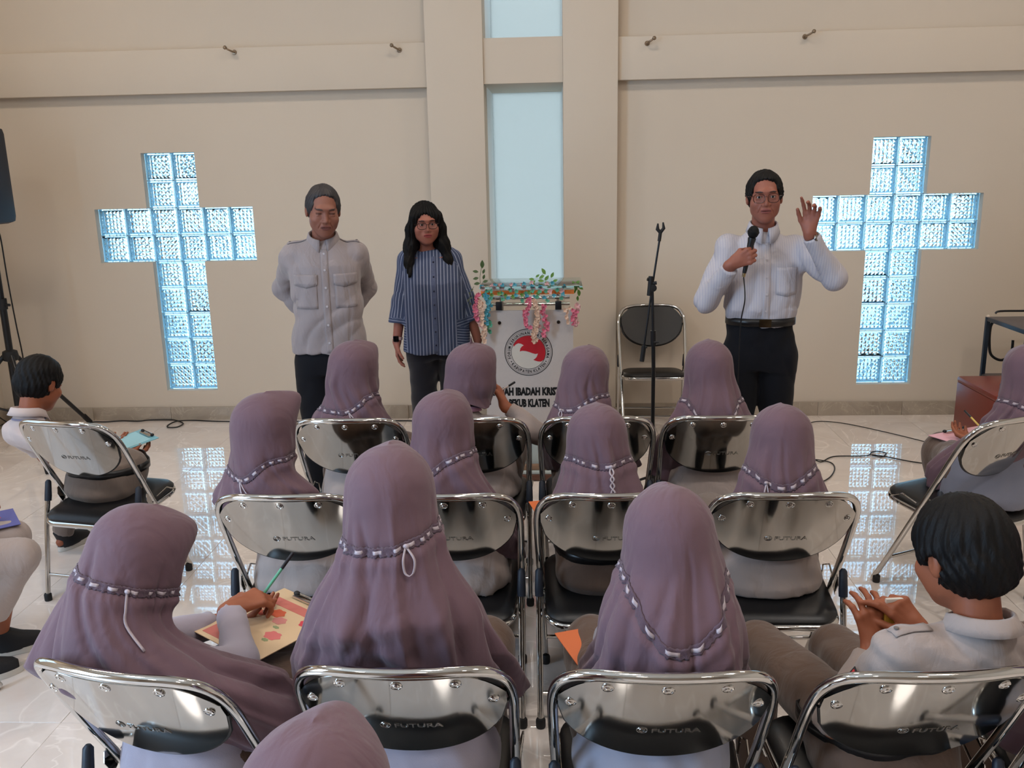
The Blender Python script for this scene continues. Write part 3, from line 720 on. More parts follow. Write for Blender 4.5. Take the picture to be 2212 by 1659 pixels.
    DZ = np.concatenate([_dome_z[:-1], np.linspace(.08, -.02, 13)[:-1], np.linspace(-.02, hem, 62)])
    th, dz = np.meshgrid(T, DZ, indexing='xy'); slope = np.clip((-dz-.25)/(-hem-.25+1e-6), 0, 1)
    dz = dz+slope*(hemslope*np.sin(th)+.012*np.sin(5*th+ph[2])+.02*np.cos(th+ph[3])); P = surf(th, dz)
    nz = len(DZ); idx = np.arange(nz*nT).reshape(nz, nT); a = idx[:-1]; b = idx[1:]
    F = np.stack([a, b, np.roll(b, -1, 1), np.roll(a, -1, 1)], -1)
    lx = th*0; x_ = np.interp(-dz, -HK[:, 0], HK[:, 1])*np.cos(th); q = (x_/.060)**2+((dz+.020)/.080)**2
    face = (q < 1) & (np.sin(th) > 0); q2 = np.clip(1.35-q, 0, .35)/.35*(np.sin(th) > 0)
    P = P-(q2*.010)[..., None]*(Ms @ V3(0, 1, 0)); keep = ~(face[:-1] & face[1:] & np.roll(face, -1, 1)[:-1] & np.roll(face, -1, 1)[1:])
    F = F[keep]; FF = [tuple(q) for q in F.reshape(-1, 4)]+[(nz*nT, k, (k+1) % nT) for k in range(nT)]; me = mesh('hijab', list(P.reshape(-1, 3))+[P[0].mean(0)+V3(0, 0, .0003)], FF, HIJAB, True); o = link('hijab', me, parent)
    md = o.modifiers.new('thickness', 'SOLIDIFY'); md.thickness = .0026; md.offset = -1
    # lace band with the satin ribbon threaded through it
    n = 200; T2 = np.linspace(0, 2*pi, n, endpoint=False); T2 = T2[(((T2-pi/2+pi) % (2*pi)-pi)**2 > .75**2)]; T2 = np.sort((T2-pi/2) % (2*pi))+pi/2
    g = []
    for dd, of in ((.0085, .0008), (.006, .0040), (0, .0022), (-.006, .0042), (-.0085, .0010)): g.append(surf(T2, seam(T2)+dd+.0012*np.sin(70*T2), of+.0008*np.sin(90*T2)))
    mb = MB(); mb.sheet(np.array(g), .0016); tr = mb.build('lace_trim', LACE, o, ang=None)
    mb = MB(); t = T2[0]
    while t < T2[-1]-.2:
        ln = r.uniform(.07, .20); tt = np.linspace(t, t+ln, 6); bul = np.sin(np.linspace(0, pi, 6))*.003
        mb.sheet(np.array([surf(tt, seam(tt)+dd, .0038+bul) for dd in (.0034, 0, -.0034)]), .0012); t += ln+r.uniform(.07, .24)
    mb.build('satin_ribbon', SATIN, o, ang=None)['kind'] = 'stuff'
    if tie:
        ta, kind = tie; mb = MB(); s0 = surf(np.array([ta]), seam(np.array([ta])), .008)[0]; nx_ = nrm(V3(s0[0]-sh[0], s0[1]-sh[1], 0)); tx = V3(-nx_[1], nx_[0], 0)
        def strip(pts, wd=.005):
            g = [[p-tx*wd*.5*k for k in (-1, 1)] for p in spline_np(pts)]; mb.sheet(np.array(g), .0012)
        def sp(u, v): q_ = surf(np.array([ta+u]), seam(np.array([ta]))-v, .007)[0]; return q_
        if kind == 'loop':
            for sg in (-1, 1): strip([sp(0, 0), sp(sg*.09, .022), sp(sg*.07, .045), sp(0, .052)])
        elif kind == 'tails':
            strip([sp(0, 0), sp(-.03, .03), sp(-.02, .065)]); strip([sp(0, 0), sp(.08, .03), sp(.20, .06), sp(.26, .085)])
        elif kind == 'long': strip([sp(0, 0), sp(.03, .03), sp(.0, .06), sp(.02, .10)], .006)
        elif kind == 'braid':
            for sg in (-1, 1): strip([sp(0, 0)]+[sp(sg*(.045 if k % 2 else -.04), .014*k) for k in range(1, 9)], .006)
        mb.ell(s0, (.007, .005, .006)); mb.build('ribbon_tie', SATIN, o, ang=None)
    return o
def spline_np(pts): return [V3(*p) for p in spline([tuple(p) for p in pts], 5)]

def collar(parent, c, M, m, r0=.052, h=.034, fall=.040, ry=1.1, gap=.35, s=1.0, name='collar'):
    g = []
    for i in range(41):
        a = pi/2+gap+(2*pi-2*gap)*i/40; fr = min(i, 40-i)/40; pt = max(0, 1-fr*7); row = []
        for rr, z in ((r0*.97, -.004), (r0*.96, h*.7), (r0*1.0, h), (r0*1.06, h*.9), (r0*1.15, h*.3), (r0*1.27+.012*pt, h-fall-.024*pt)):
            z2 = z-.018*max(0, sin(a)); row.append(V3(c)+M @ V3(rr*cos(a)*s, rr*sin(a)*ry*s, z2*s))
        g.append(row)
    mb = MB(); mb.sheet(np.array(g), .0028); return mb.build(name, m, parent, ang=None)

def shoe(parent, ank, yaw, s=1.0, m=None, sole=True):
    A = V3(ank); q = rotm(yaw); S = SDF(); P = lambda x, y, z: V3(A[0], A[1], 0)+q @ V3(x*s, y*s, z*s)
    S.loft([(.018, 0, .055, .042, .105, .085), (.035, 0, .055, .042, .105, .085), (.055, 0, .04, .038, .10, .07), (.075, 0, .015, .036, .065, .052), (.10, 0, -.005, .036, .042, .042)], rot=q, org=V3(A[0], A[1], 0), k=.01)
    v, f = S.mesh(.006); sh = link('shoe', mesh('shoe', v, f, m or SHOEM), parent)
    if sole:
        mb = MB(); pr = []
        for k in range(28):
            a = 2*pi*k/28; x, y = .045*cos(a)*(1.0 if sin(a) > 0 else .85), .055+(.112*sin(a) if sin(a) > 0 else .092*sin(a)); p = P(x, y, 0); pr.append((p[0], p[1]))
        n = 28; vs = [(a, b, .001) for a, b in pr]+[(a, b, .024*s) for a, b in pr]; mb.add(vs, [tuple(range(n-1, -1, -1)), tuple(range(n, 2*n))]+[(i, (i+1) % n, (i+1) % n+n, i+n) for i in range(n)]); mb.build('sole', SOLE, sh)
    return sh

class Sit:
    """joints of a seated figure, in its own space (x right, y forward, floor z = 0)"""
    def __init__(s, Hc, M=None, shw=.118, hipx=.085, kneez=.485, kneey=.38, kneex=.11, ank=None, scale=1.0, lean=0, sh=None):
        s.Hc = V3(Hc); s.M = rotm() if M is None else M; s.k = scale
        s.nb = s.Hc+s.M @ V3(0, -.030, -.115)+V3(0, -.01, -.02); s.sh = V3(s.nb[0]*.8, s.nb[1]-.015, s.nb[2]-.088) if sh is None else V3(sh)
        s.S = [s.sh+V3(q*shw, 0, -.006) for q in (-1, 1)]; s.pel = V3(0, -.02, .53)
        s.hip = [V3(q*hipx, .03, .53) for q in (-1, 1)]; s.knee = [V3(q*kneex, kneey, kneez) for q in (-1, 1)]
        s.ank = [V3(q*kneex, kneey-.03, .09) for q in (-1, 1)] if ank is None else [V3(a) for a in ank]
        s.hands = [dict(w=V3(q*.09, .24, .60), d=(-q*.7, .6, -.2), n=(0, 0, -1), side=(-q*.5, -.6, 0), curl=.35) for q in (-1, 1)]
        s.pole = [(-1, -.5, -.8), (1, -.5, -.8)]
    def arms(s):
        s.el = [ik(s.S[i], s.hands[i]['w'], .235*s.k+.01, .215*s.k, s.pole[i]) for i in (0, 1)]
def torso(S, j, g=0.0, k=.05, hipw=.135):
    a, b = j.pel, j.sh; L = b-a
    keys = []
    for t, rx, rf, rb in ((-.08, .9, .10, .10), (0, 1, .115, .100), (.25, .93, .10, .085), (.5, .93, .10, .085), (.75, .98, .10, .085), (.93, .82, .08, .075), (1.02, .45, .055, .060)):
        p = a+L*t; keys.append((p[2], p[0], p[1], hipw*rx+g, rf+g, rb+g))
    S.loft(keys, k=k)
    S.rc(j.S[0]*.8+j.sh*.2, j.S[1]*.8+j.sh*.2, .044+g, k=.05)
def fig_body(name_parent, j, skin, fem=0, fine=.005, coarse=.011, ears=1, face=1, handfine=None, legs=True, wide=1.0, hs=.93, brow=(30, 22, 20), lips=None, age=0, shod=True, bare=False):
    S = SDF(); torso(S, j, -.012); j.arms(); s = j.k
    for i in (0, 1):
        S.rc(j.S[i], j.el[i], .044*s, .033*s, k=.03); h = j.hands[i]; S.rc(j.el[i], h['w'], .033*s, .023*s, k=.02)
        hand(S, h['w'], h['d'], h['n'], h['side'], s*h.get('s', .92), h.get('curl', .35), h.get('thumb', .4), h.get('spread', 0), h.get('curls'))
        if legs:
            S.rc(j.hip[i], j.knee[i], .068, .048, k=.04); S.rc(j.knee[i], j.ank[i], .045, .030, k=.02)
            S.rc(j.ank[i]+V3(0, -.02, -.045), j.ank[i]+V3(0, .09, -.06), .022, .02, k=.02)
    S.rc(j.nb+V3(0, 0, -.03), j.Hc+j.M @ V3(0, -.03, -.05), .047*s, .045*s, k=.03)
    head(S, j.Hc, j.M, hs, fem, ears, wide, face, age)
    bx = [(j.Hc-.14, j.Hc+.14)]
    for i in (0, 1):
        if handfine and handfine[i]: c = j.hands[i]['w']+nrm(j.hands[i]['d'])*.08; bx.append((c-.12, c+.12))
    v, f = S.mesh(coarse, fine, bx); me = mesh('body', v, f, SKIN)
    lips = lips or SK_LIP; set_col(me, head_cols(v, j.Hc, j.M, hs, skin, lips, brow))
    b = link('body', me, name_parent)
    if face: eyes(b, j.Hc, j.M, hs)
    return b
def fig_shirt(parent, j, m, seed, long=True, cuffs=.88, hem=None, coarse=.008, g=.012, amp=.006, name='shirt', slv=.5):
    S = SDF(); torso(S, j, g, hipw=.130)
    S.rc(j.nb+V3(0, -.006, -.075), j.nb+V3(0, -.004, -.030), .074, .060, k=.04)
    for i in (0, 1):
        S.rc(j.S[i], j.el[i], .048, .045, k=.035); h = j.hands[i]['w']
        if long: S.rc(j.el[i], j.el[i]+(h-j.el[i])*cuffs, .046, .036, k=.02, flat=True)
    if not long:
        for i in (0, 1): S.cut(j.S[i]+(j.el[i]-j.S[i])*slv, nrm(j.el[i]-j.S[i]), .16)
    if hem and hem < .5: S.loft([(.38, 0, -.04, .186, .155, .140), (.46, 0, -.045, .188, .165, .148), (.53, 0, -.035, .176, .150, .130), (.60, 0, -.02, .155, .125, .105)], k=.04)
    if hem: S.cut((0, 0, hem), (0, 0, -1))
    v, f = S.mesh(coarse, disp=folds(seed, amp, (22, 22, 16))); return link(name, mesh(name, v, f, m), parent)
def fig_bottom(parent, j, m, seed, skirt=True, coarse=.009, length=1.0, name=None, waist=.575):
    S = SDF(); S.loft([(.405, 0, -.03, .158, .14, .120), (.455, 0, -.045, .172, .15, .135), (.52, 0, -.035, .170, .14, .120), (waist, 0, -.02, .150, .125, .105)], k=.04)
    for i in (0, 1):
        kn, an = j.knee[i], j.knee[i]+(j.ank[i]-j.knee[i])*length
        S.rc(j.hip[i], kn, .088, .066, k=.09 if skirt else .03); S.rc(kn, an, .062, .060 if skirt else .052, k=.09 if skirt else .02, flat=True)
    if skirt:
        S.rc((j.hip[0]+j.hip[1])/2, (j.knee[0]+j.knee[1])/2, .075, .060, k=.05); m0 = (j.knee[0]+j.knee[1])/2; m1 = m0+((j.ank[0]+j.ank[1])/2-m0)*length; S.rc(m0, m1, .06, .075, k=.05, flat=True)
    name = name or ('skirt' if skirt else 'trousers')
    v, f = S.mesh(coarse, disp=folds(seed, .005, (15, 15, 9))); return link(name, mesh(name, v, f, m), parent)
from mathutils.bvhtree import BVHTree
def bvh_of(ob):
    me = ob.data; return BVHTree.FromPolygons([tuple(v.co) for v in me.vertices], [tuple(p.vertices) for p in me.polygons])
def ray(b, o, d, far=1.0):
    h = b.ray_cast(Vector(tuple(map(float, o))), Vector(tuple(map(float, d))), far); return h[0], h[1]
def patch(parent, b, uv, m, off=.003, th=.002, name='pocket', frame=None, back=False):
    """a grid of (x, z) points laid on the front (or back) of a garment"""
    g = []; s_ = -1 if back else 1; last = None
    for row in uv:
        q = []
        for x, z in row:
            h, n = ray(b, (x, s_*.6, z), (0, -s_, 0))
            if h is None: h = last if last is not None else Vector((x, 0, z))
            last = h; q.append((x, h.y+s_*off, z))
        g.append(q)
    mb = MB(); mb.sheet(np.array(g), th); return mb.build(name, m, parent, ang=None)
def rect(x0, x1, z0, z1, n=6, k=5, tip=0):
    return [[(x0+(x1-x0)*i/n, z0+(z1-z0)*j/k-(tip*(1-abs(2*i/n-1)) if j == 0 else 0)) for j in range(k+1)] for i in range(n+1)]
def belt(parent, garments, c, z, m=LEATHER, hgt=.034, off=.004, buckle=False, zf=None, name='belt', rmax=.185):
    B = [bvh_of(q) for q in garments]; g = []; n = 56; last = .15
    for k in range(n+1):
        a = 2*pi*k/n; row = []
        zz = z+(zf*sin(a) if zf else 0)
        rr = 0
        for b in B:
            h, _ = ray(b, (c[0]+.5*cos(a), c[1]+.5*sin(a), zz), (-cos(a), -sin(a), 0), .5)
            if h is not None: rr = max(rr, math.hypot(h.x-c[0], h.y-c[1]))
        if rr == 0 or rr > rmax: rr = last
        last = rr
        g.append([rr, a, zz])
    R_ = np.array([q[0] for q in g[:-1]]); R_ = np.max([np.roll(R_, d) for d in (-1, 0, 1)], 0); R_ = (R_+np.roll(R_, 1)+np.roll(R_, -1))/3; R_ = list(R_)+[R_[0]]
    G = [[(c[0]+(R_[i]+off)*cos(q[1]), c[1]+(R_[i]+off)*sin(q[1]), q[2]+e_*hgt/2) for e_ in (-1, 1)] for i, q in enumerate(g)]
    mb = MB(); mb.sheet(np.array(G), .004); bo = mb.build(name, m, parent, ang=None)
    if buckle:
        f = G[n//4]; y = f[0][1]; mb = MB(); x0 = c[0]
        mb.box((x0, y+.005, g[n//4][2]), (.058, .006, .040), .003); mb.build('buckle', mat('dark_brass_buckle', (70, 60, 46), .3, 1.0), bo)
    return bo

def veiled(label, loc, top, dx=0.0, yaw=0.0, pitch=.12, roll=0, bodyrot=0.0, group='veiled schoolgirls seated on the chairs', res=1.0, bottom=UNIB, skirt=True, fwd=.0, shw=None, hk=None, shirt=UNI, face=True, hands=None, shx=None, **kw):
    """loc: seat centre on the floor; top: world (x, y, z) of the crown"""
    o = empty('person', (loc[0], loc[1], 0), bodyrot, label, 'person', group)
    c, s_ = cos(-bodyrot), sin(-bodyrot); X, Y = top[0]-loc[0], top[1]-loc[1]; L = V3(c*X-s_*Y, s_*X+c*Y, top[2])
    M = rotm(yaw, pitch, roll); Hc = L-M @ V3(0, 0, .130)
    j = Sit(Hc, M, scale=.95)
    if shw: j.S = [j.sh+V3(q*shw, 0, -.006) for q in (-1, 1)]
    if shx is not None: j.sh = j.sh+V3(shx[0], shx[1], 0); j.S = [j.sh+V3(q*.118, 0, -.006) for q in (-1, 1)]
    if hands: hands(j)
    fig_body(o, j, KID, fine=.0045*res, coarse=.012*res, ears=0, face=face, handfine=[1, 1])
    fig_shirt(o, j, shirt, kw.get('seed', 1), coarse=.009*res, hem=.425 if skirt else .560, g=.010)
    fig_bottom(o, j, bottom, kw.get('seed', 1)+3, skirt, coarse=.010*res)
    for i in (0, 1): shoe(o, j.ank[i], 0, .95)
    hk = hk or {}
    h = hijab(o, Hc, M, (j.sh[0], j.sh[1]+.012, 0), seed=kw.get('seed', 1), **hk)
    return o, j, h
def W2L(loc, rot, p): c, s_ = cos(-rot), sin(-rot); X, Y = p[0]-loc[0], p[1]-loc[1]; return V3(c*X-s_*Y, s_*X+c*Y, p[2])

# front row
SY = .01
veiled('veiled girl in the front row below the man with clasped hands, looking right', (-.675, AY+.06), (-0.683, -2.740, 1.111), yaw=-.65, pitch=.10, seed=11, res=1.5, face=True,
       hk=dict(seamz=-.115, dip=.035, dipa=-pi/2+.35, tilt=.030, w=.96, tie=(-pi/2+.30, 'tails'), hem=-.40))
def h2(j):  # writing hand held up in front of the mouth
    j.hands[1] = dict(w=V3(0.115, 0.010, 0.807), d=(-.25, .55, .8), n=(-.8, -.1, .1), side=(-.3, -.8, .45), curl=.75, s=.92); j.pole[1] = (1, -.3, -1)
o_, j_, h_ = veiled('child in a short hijab with a pink neckband, pen raised before the podium', (-.172, AY+.07), (-0.185, -2.740, 1.095), yaw=-.95, pitch=.05, seed=12, res=1.4, hands=h2,
       hk=dict(seamz=-.30, dip=.0, w=.86, hem=-.135, amp=.5, brim=.5, neckw=.88))
mb = MB(); g = []
for k in range(33):
    a = 2*pi*k/32; g.append([(j_.nb[0]+.070*cos(a)*q, j_.nb[1]+.072*sin(a)*q, j_.nb[2]-.008+z-.012*sin(a)) for q, z in ((1.0, .012), (1.06, -.010))])
mb.sheet(np.array(g), .003); mb.build('neckband', mat('pink_cloth', (206, 150, 178), .7), o_, ang=None)
veiled('veiled girl in the front row right of the podium, head turned right', (.334, AY+.06), (0.302, -2.740, 1.080), yaw=-.50, pitch=.18, seed=13, res=1.5,
       hk=dict(seamz=-.085, dip=.03, dipa=-pi/2-.2, tilt=.02, w=.92, tie=(-pi/2-.55, 'braid'), hem=-.40))
veiled('veiled girl in the front row at the feet of the man with the microphone', (.825, AY+.06), (0.806, -2.740, 1.098), yaw=.0, pitch=.16, seed=14, res=1.5,
       hk=dict(seamz=-.105, dip=.075, dipw=.7, w=1.02, hem=-.46, amp=1.15))
# middle row
veiled('veiled girl in the middle row over the left floor reflection, face turned right', (-.69, BY+.06), (-0.794, -3.610, 1.104), yaw=-.70, pitch=.05, roll=.05, seed=21, bodyrot=-.1, res=1.2,
       hk=dict(seamz=-.085, dip=.045, dipa=-pi/2+.1, tilt=.02, w=1.0, tie=(-pi/2+.0, 'tails'), hem=-.42, brim=1.3))
veiled('veiled girl in the middle row directly below the podium lettering, cloth flowing right', (-.176, BY+.06), (-0.201, -3.600, 1.105), yaw=-.35, pitch=.12, roll=-.03, seed=22, res=1.2,
       hk=dict(seamz=-.09, dip=.03, dipa=-pi/2-.5, tilt=.03, w=1.0, hem=-.44, amp=1.1))
o_, j_, h_ = veiled('veiled girl in the middle row with a braided white ribbon, trousers and black belt', (.335, BY+.06), (0.302, -3.600, 1.060), yaw=.0, pitch=.28, seed=23, res=1.1, bottom=UNIB, skirt=False,
       hk=dict(seamz=-.043, dip=.025, dipa=-pi/2+.1, w=1.05, tie=(-pi/2+.28, 'braid'), hem=-.25, start=.15, brim=1.2, amp=1.1))
belt(o_, [k for k in o_.children if k.name.startswith(('trousers',))], (0, 0), .545)
veiled('veiled girl in the middle row at right, chin down, two ribbon ends hanging', (.87, BY+.06), (0.897, -3.600, 1.052), yaw=-.05, pitch=.25, seed=24, res=1.1, bottom=UNIG, shx=(0, .0),
       hk=dict(seamz=-.065, dip=.045, dipa=-pi/2-.1, tilt=.005, w=.94, tie=(-pi/2-.55, 'tails'), hem=-.33, start=.15, neckw=1.06))
# nearest row
def h9(j):
    j.hands[1] = dict(w=W2L((-.685, CY+.03), -.30, (-0.675, -4.350, 0.717)), d=(.4, .75, .05), n=(-.2, .1, -1), side=(-.8, .3, .2), curl=.7, s=1.0); j.pole[1] = (1, -.2, -.6)
    j.hands[0] = dict(w=W2L((-.685, CY+.03), -.30, (-0.735, -4.280, 0.642)), d=(.6, .7, .0), n=(0, 0, 1), side=(.6, -.6, .0), curl=.3, s=1.0)
C1_, jC1, _ = veiled('veiled girl at lower left bending over a patterned clipboard, bluish light on her back', (-.685, CY+.03), (-0.751, -4.560, 1.084), yaw=-.50, pitch=.42, seed=31, bodyrot=-.30, res=1.0, hands=h9, bottom=UNIB, shirt=cloth('lilac_shirt_cloth', (164, 157, 170)),
       hk=dict(seamz=-.030, dip=.015, tilt=-.01, w=1.02, wr=1.25, bulge=(.70, .50, .075), hem=-.45, amp=1.35, tie=(-.35, 'long'), brim=.8, neckw=1.08))
veiled('tallest veiled girl, centre of the nearest row, upright with a small ribbon loop', (-.155, CY+.06), (-0.193, -4.600, 1.236), yaw=.0, pitch=.10, seed=32, res=1.0, bottom=UNIB, shirt=cloth('lilac_shirt_cloth', (164, 157, 170)),
       hk=dict(seamz=-.055, dip=.012, tilt=.015, w=1.04, hem=-.50, tie=(-pi/2+.42, 'loop'), amp=1.0, back=1.10, start=.33))
veiled('veiled girl in the nearest row with the ribbon seam dipping in a deep V', (.385, CY+.06), (0.409, -4.600, 1.142), yaw=.10, pitch=.20, seed=33, res=1.0, shw=.092, bottom=UNIB, shirt=cloth('blue_grey_shirt_cloth', (150, 152, 168)),
       hk=dict(seamz=-.045, dip=.115, dipa=-pi/2+.05, dipw=.85, w=.86, hem=-.46, neckw=1.12))
veiled('crown of a veiled head cut off by the bottom edge of the picture', (-.15, -5.51), (-0.141, -5.460, 1.139), yaw=-.10, pitch=.10, seed=41, res=1.3,
       hk=dict(seamz=-.09, dip=.02, w=1.0, hem=-.45, brim=.7))
veiled('veiled girl at the right edge of the nearest row, mostly outside the picture', (1.42, CY+.06), (1.375, -4.58, 1.13), yaw=.3, pitch=.15, seed=42, res=1.5,
       hk=dict(seamz=-.09, dip=.03, w=1.06, hem=-.50))
def h10(j):
    lo, ro = (1.98, -2.76), -.25
    j.hands[0] = dict(w=W2L(lo, ro, (2.00, -2.56, .60)), d=(-.3, .8, 0), n=(0, 0, 1), side=(-.8, -.2, .1), curl=.4)
    j.hands[1] = dict(w=W2L(lo, ro, (2.16, -2.50, .61)), d=(-.6, .6, -.1), n=(0, 0, -1), side=(-.5, -.6, .1), curl=.5)
R_, jR, _ = veiled('veiled girl at the far right holding a pink board, beside the red-brown cabinet', (1.98, -2.76), (2.105, -2.74, 1.063), yaw=.35, pitch=.22, seed=43, bodyrot=-.25, res=1.2, bottom=UNIB, hands=h10, shirt=cloth('slate_shirt_cloth', (120, 122, 136)),
       hk=dict(seamz=-.09, dip=.03, w=1.0, hem=-.48, amp=1.3))
# ------------------------------------------------------------------ boys
def crease(m, st=.6, sc=14, dist=.022):
    n = m.node_tree; b = n.nodes['Principled BSDF']; tcn = n.nodes.new('ShaderNodeTexCoord'); t = n.nodes.new('ShaderNodeTexNoise'); t.inputs['Scale'].default_value = sc; t.inputs['Detail'].default_value = 3; t.inputs['Distortion'].default_value = .8
    mp = n.nodes.new('ShaderNodeMapping'); mp.inputs['Scale'].default_value = (1, 1, .4); bp = n.nodes.new('ShaderNodeBump'); bp.inputs['Strength'].default_value = st; bp.inputs['Distance'].default_value = dist
    n.links.new(tcn.outputs['Object'], mp.inputs[0]); n.links.new(mp.outputs[0], t.inputs['Vector']); n.links.new(t.outputs['Fac'], bp.inputs['Height'])
    if b.inputs['Normal'].is_linked: n.links.new(b.inputs['Normal'].links[0].from_socket, bp.inputs['Normal'])
    n.links.new(bp.outputs[0], b.inputs['Normal'])
for _m in (UNI, UNIB, UNIG): crease(_m, .5, 16, .014)
crease(HIJAB, .5, 9, .028)
def creased(*a): m = cloth(*a[:4]); crease(m); return m
def short_hair(parent, Hc, M, s, t=.012, nape=-.078, front=.052, seed=1, m=None, fine=.004, fwd=0.0, side=1.0, spike=.0022):
    S = SDF(); P = lambda x, y, z: V3(Hc)+M @ V3(x*s, y*s, z*s)
    S.ell(P(0, -.014, .030), ((.0765+t)*s, (.094+t)*s, (.089+t)*s), M, .02); S.ell(P(0, -.045, -.022), ((.066+t*.7)*s, (.060+t)*s, (.066)*s), M, .03)
    for q in (-1, 1): S.ell(P(q*(.060+t*.6), -.014, .006), (.019*s, .030*s, .045*s*side), M, .02)
    if fwd: S.ell(P(0, .070, .075), (.055*s, .032*s, .026*s), M, .02)
    S.ell(P(0, .120+t*.8, front-.094), ((.084+t)*s, (.082+t*.6)*s, .094*s), M, .008, 's'); S.ell(P(0, .105+t, front-.13), ((.085+t)*s, (.078+t)*s, .10*s), M, .008, 's')
    for q in (-1, 1): S.ell(P(q*.046, .100+t*.5, front-.055), (.036*s, .052*s, .056*s), M, .008, 's')
    for q in (-1, 1): S.ell(P(q*.092, -.012, -.022), (.026*s, .022*s, .036*s), M, .006, 's'); S.ell(P(q*.085, .030, -.045), (.03*s, .04*s, .035*s), M, .006, 's')
    S.cut(P(0, -.06, nape), M @ V3(0, .45, -1))
    r = np.random.RandomState(seed); ph = r.rand(6)*6.28; Mi = M
    def dsp(p):
        L = (p-V3(Hc)) @ Mi; a = np.arctan2(L[:, 0], -L[:, 1]-.0); e_ = np.arctan2(np.hypot(L[:, 0], L[:, 1]), L[:, 2])
        return spike*(np.sin(26*a+5*np.sin(3*e_+ph[0])+ph[1])*np.clip(np.sin(e_), .2, 1)+.7*np.sin(47*a+ph[2]+9*e_)*.6+.6*np.sin(9*e_+4*a+ph[3]))
    v, f = S.mesh(fine, disp=dsp); return link('hair', mesh('hair', v, f, m or HAIRM), parent)
def strap(parent, b, x0, x1, y, m, wd=.034, name='epaulette', loop=True):
    """shoulder strap laid along the top of the shoulder"""
    g = []
    for k in range(9):
        x = x0+(x1-x0)*k/8; row = []
        for q in (-.5, 0, .5):
            h, _ = ray(b, (x, y+q*wd, 2.2), (0, 0, -1), 2); row.append((x, y+q*wd, (h.z if h is not None else 1.0)+.004))
        g.append(row)
    mb = MB(); mb.sheet(np.array(g), .003); o = mb.build(name, m, parent, ang=None)
    mb = MB(); mb.lathe([(.001, .003), (.0055, .003), (.0055, 0), (.001, 0)], tuple(np.array(g[1][1])+V3(0, 0, .002)), 12); mb.build('button', mat('horn_button', (120, 112, 108), .4), o)
    return o
def boy(label, loc, Hc, yaw, pitch, bodyrot, hands, shoulders=None, res=1.0, hs=.95, hairt=.014, shirt=UNI, shorts=False, kn=None, seed=5, long=True, tuck=True, bottom=UNIG, group=None, roll=0):
    o = empty('person', (loc[0], loc[1], 0), bodyrot, label, 'person', group)
    M = rotm(yaw, pitch, roll); H = W2L(loc, bodyrot, Hc); j = Sit(H, M, scale=1.0, shw=.130)
    if shoulders is not None: j.sh = W2L(loc, bodyrot, shoulders); j.S = [j.sh+V3(q*.135, 0, -.004) for q in (-1, 1)]
    if kn: kn(j)
    hands(j)
    b = fig_body(o, j, KID, fine=.0032*res, coarse=.010*res, ears=1, handfine=[1, 1], hs=hs); short_hair(o, H, M, hs, hairt, seed=seed, fine=.0036*res, nape=-.088)
    s_ = fig_shirt(o, j, shirt, seed, coarse=.007*res, hem=.560 if tuck else .52, g=.012, long=long)
    t_ = fig_bottom(o, j, bottom, seed+1, False, coarse=.008*res, length=.55 if shorts else 1)
    collar(s_, j.nb+V3(0, .000, -.004), rotm(0, .20), shirt, r0=.060, h=.026, fall=.034, gap=.30, ry=1.12)
    if tuck: belt(o, [t_], (0, 0), .545)
    for i in (0, 1): shoe(o, j.ank[i], 0, 1.0)
    return o, j, s_, t_
LO, RO = (.92, CY+.05), .22
def hb4(j):
    j.hands[0] = dict(w=W2L(LO, RO, (0.919, -4.470, 0.685)), d=(.02, .40, .92), n=(.05, .9, -.4), side=(1, -.05, .0), curl=.42, thumb=.35, spread=.5, s=.90)
    j.hands[1] = dict(w=W2L(LO, RO, (1.029, -4.470, 0.726)), d=(-.55, .42, .70), n=(-.45, .55, -.6), side=(-.55, -.3, -.4), curls=[.35, .75, .85, .9], thumb=.5, s=.92)
    j.pole = [(-1, -.6, -.9), (1, -.5, -.9)]
def kb4(j): j.knee[0] = V3(-.10, .42, .50); j.ank[0] = V3(-.12, .36, .09)
B4_, jB4, sB4, _ = boy('black-haired boy in a khaki shirt at lower right holding up both hands', LO, (1.042, -4.60, 0.982), .12, .30, RO, hb4, shoulders=(1.013, -4.66, 0.795), hs=.98, hairt=.020, kn=kb4, seed=51, bottom=UNIB)
bb = bvh_of(sB4); strap(sB4, bb, jB4.sh[0]-.145, jB4.sh[0]-.06, jB4.sh[1], UNI); strap(sB4, bb, jB4.sh[0]+.145, jB4.sh[0]+.06, jB4.sh[1], UNI)
def arm_patch(parent, j, i, t, w, h, m, out, name='sleeve_badge', r=.052):
    a, b = j.S[i], j.el[i]; u = nrm(b-a); c = a+(b-a)*t; out = nrm(V3(out)-u*(V3(out) @ u)); v = np.cross(u, out); g = []
    for k in range(7):
        an = (k/6-.5)*w/r; row = []
        for q in (-.5, 0, .5): row.append(c+(out*cos(an)+v*sin(an))*(r+.002)+u*q*h)
        g.append(row)
    mb = MB(); mb.sheet(np.array(g), .0022); return mb.build(name, m, parent, ang=None)
arm_patch(sB4, jB4, 0, .36, .05, .045, mat('red_badge', (178, 40, 46), .7), (-1, -.3, 0), r=.055); arm_patch(sB4, jB4, 0, .36, .058, .053, mat('black_badge_border', (28, 24, 26), .7), (-1, -.3, 0), 'badge_border', r=.0535)
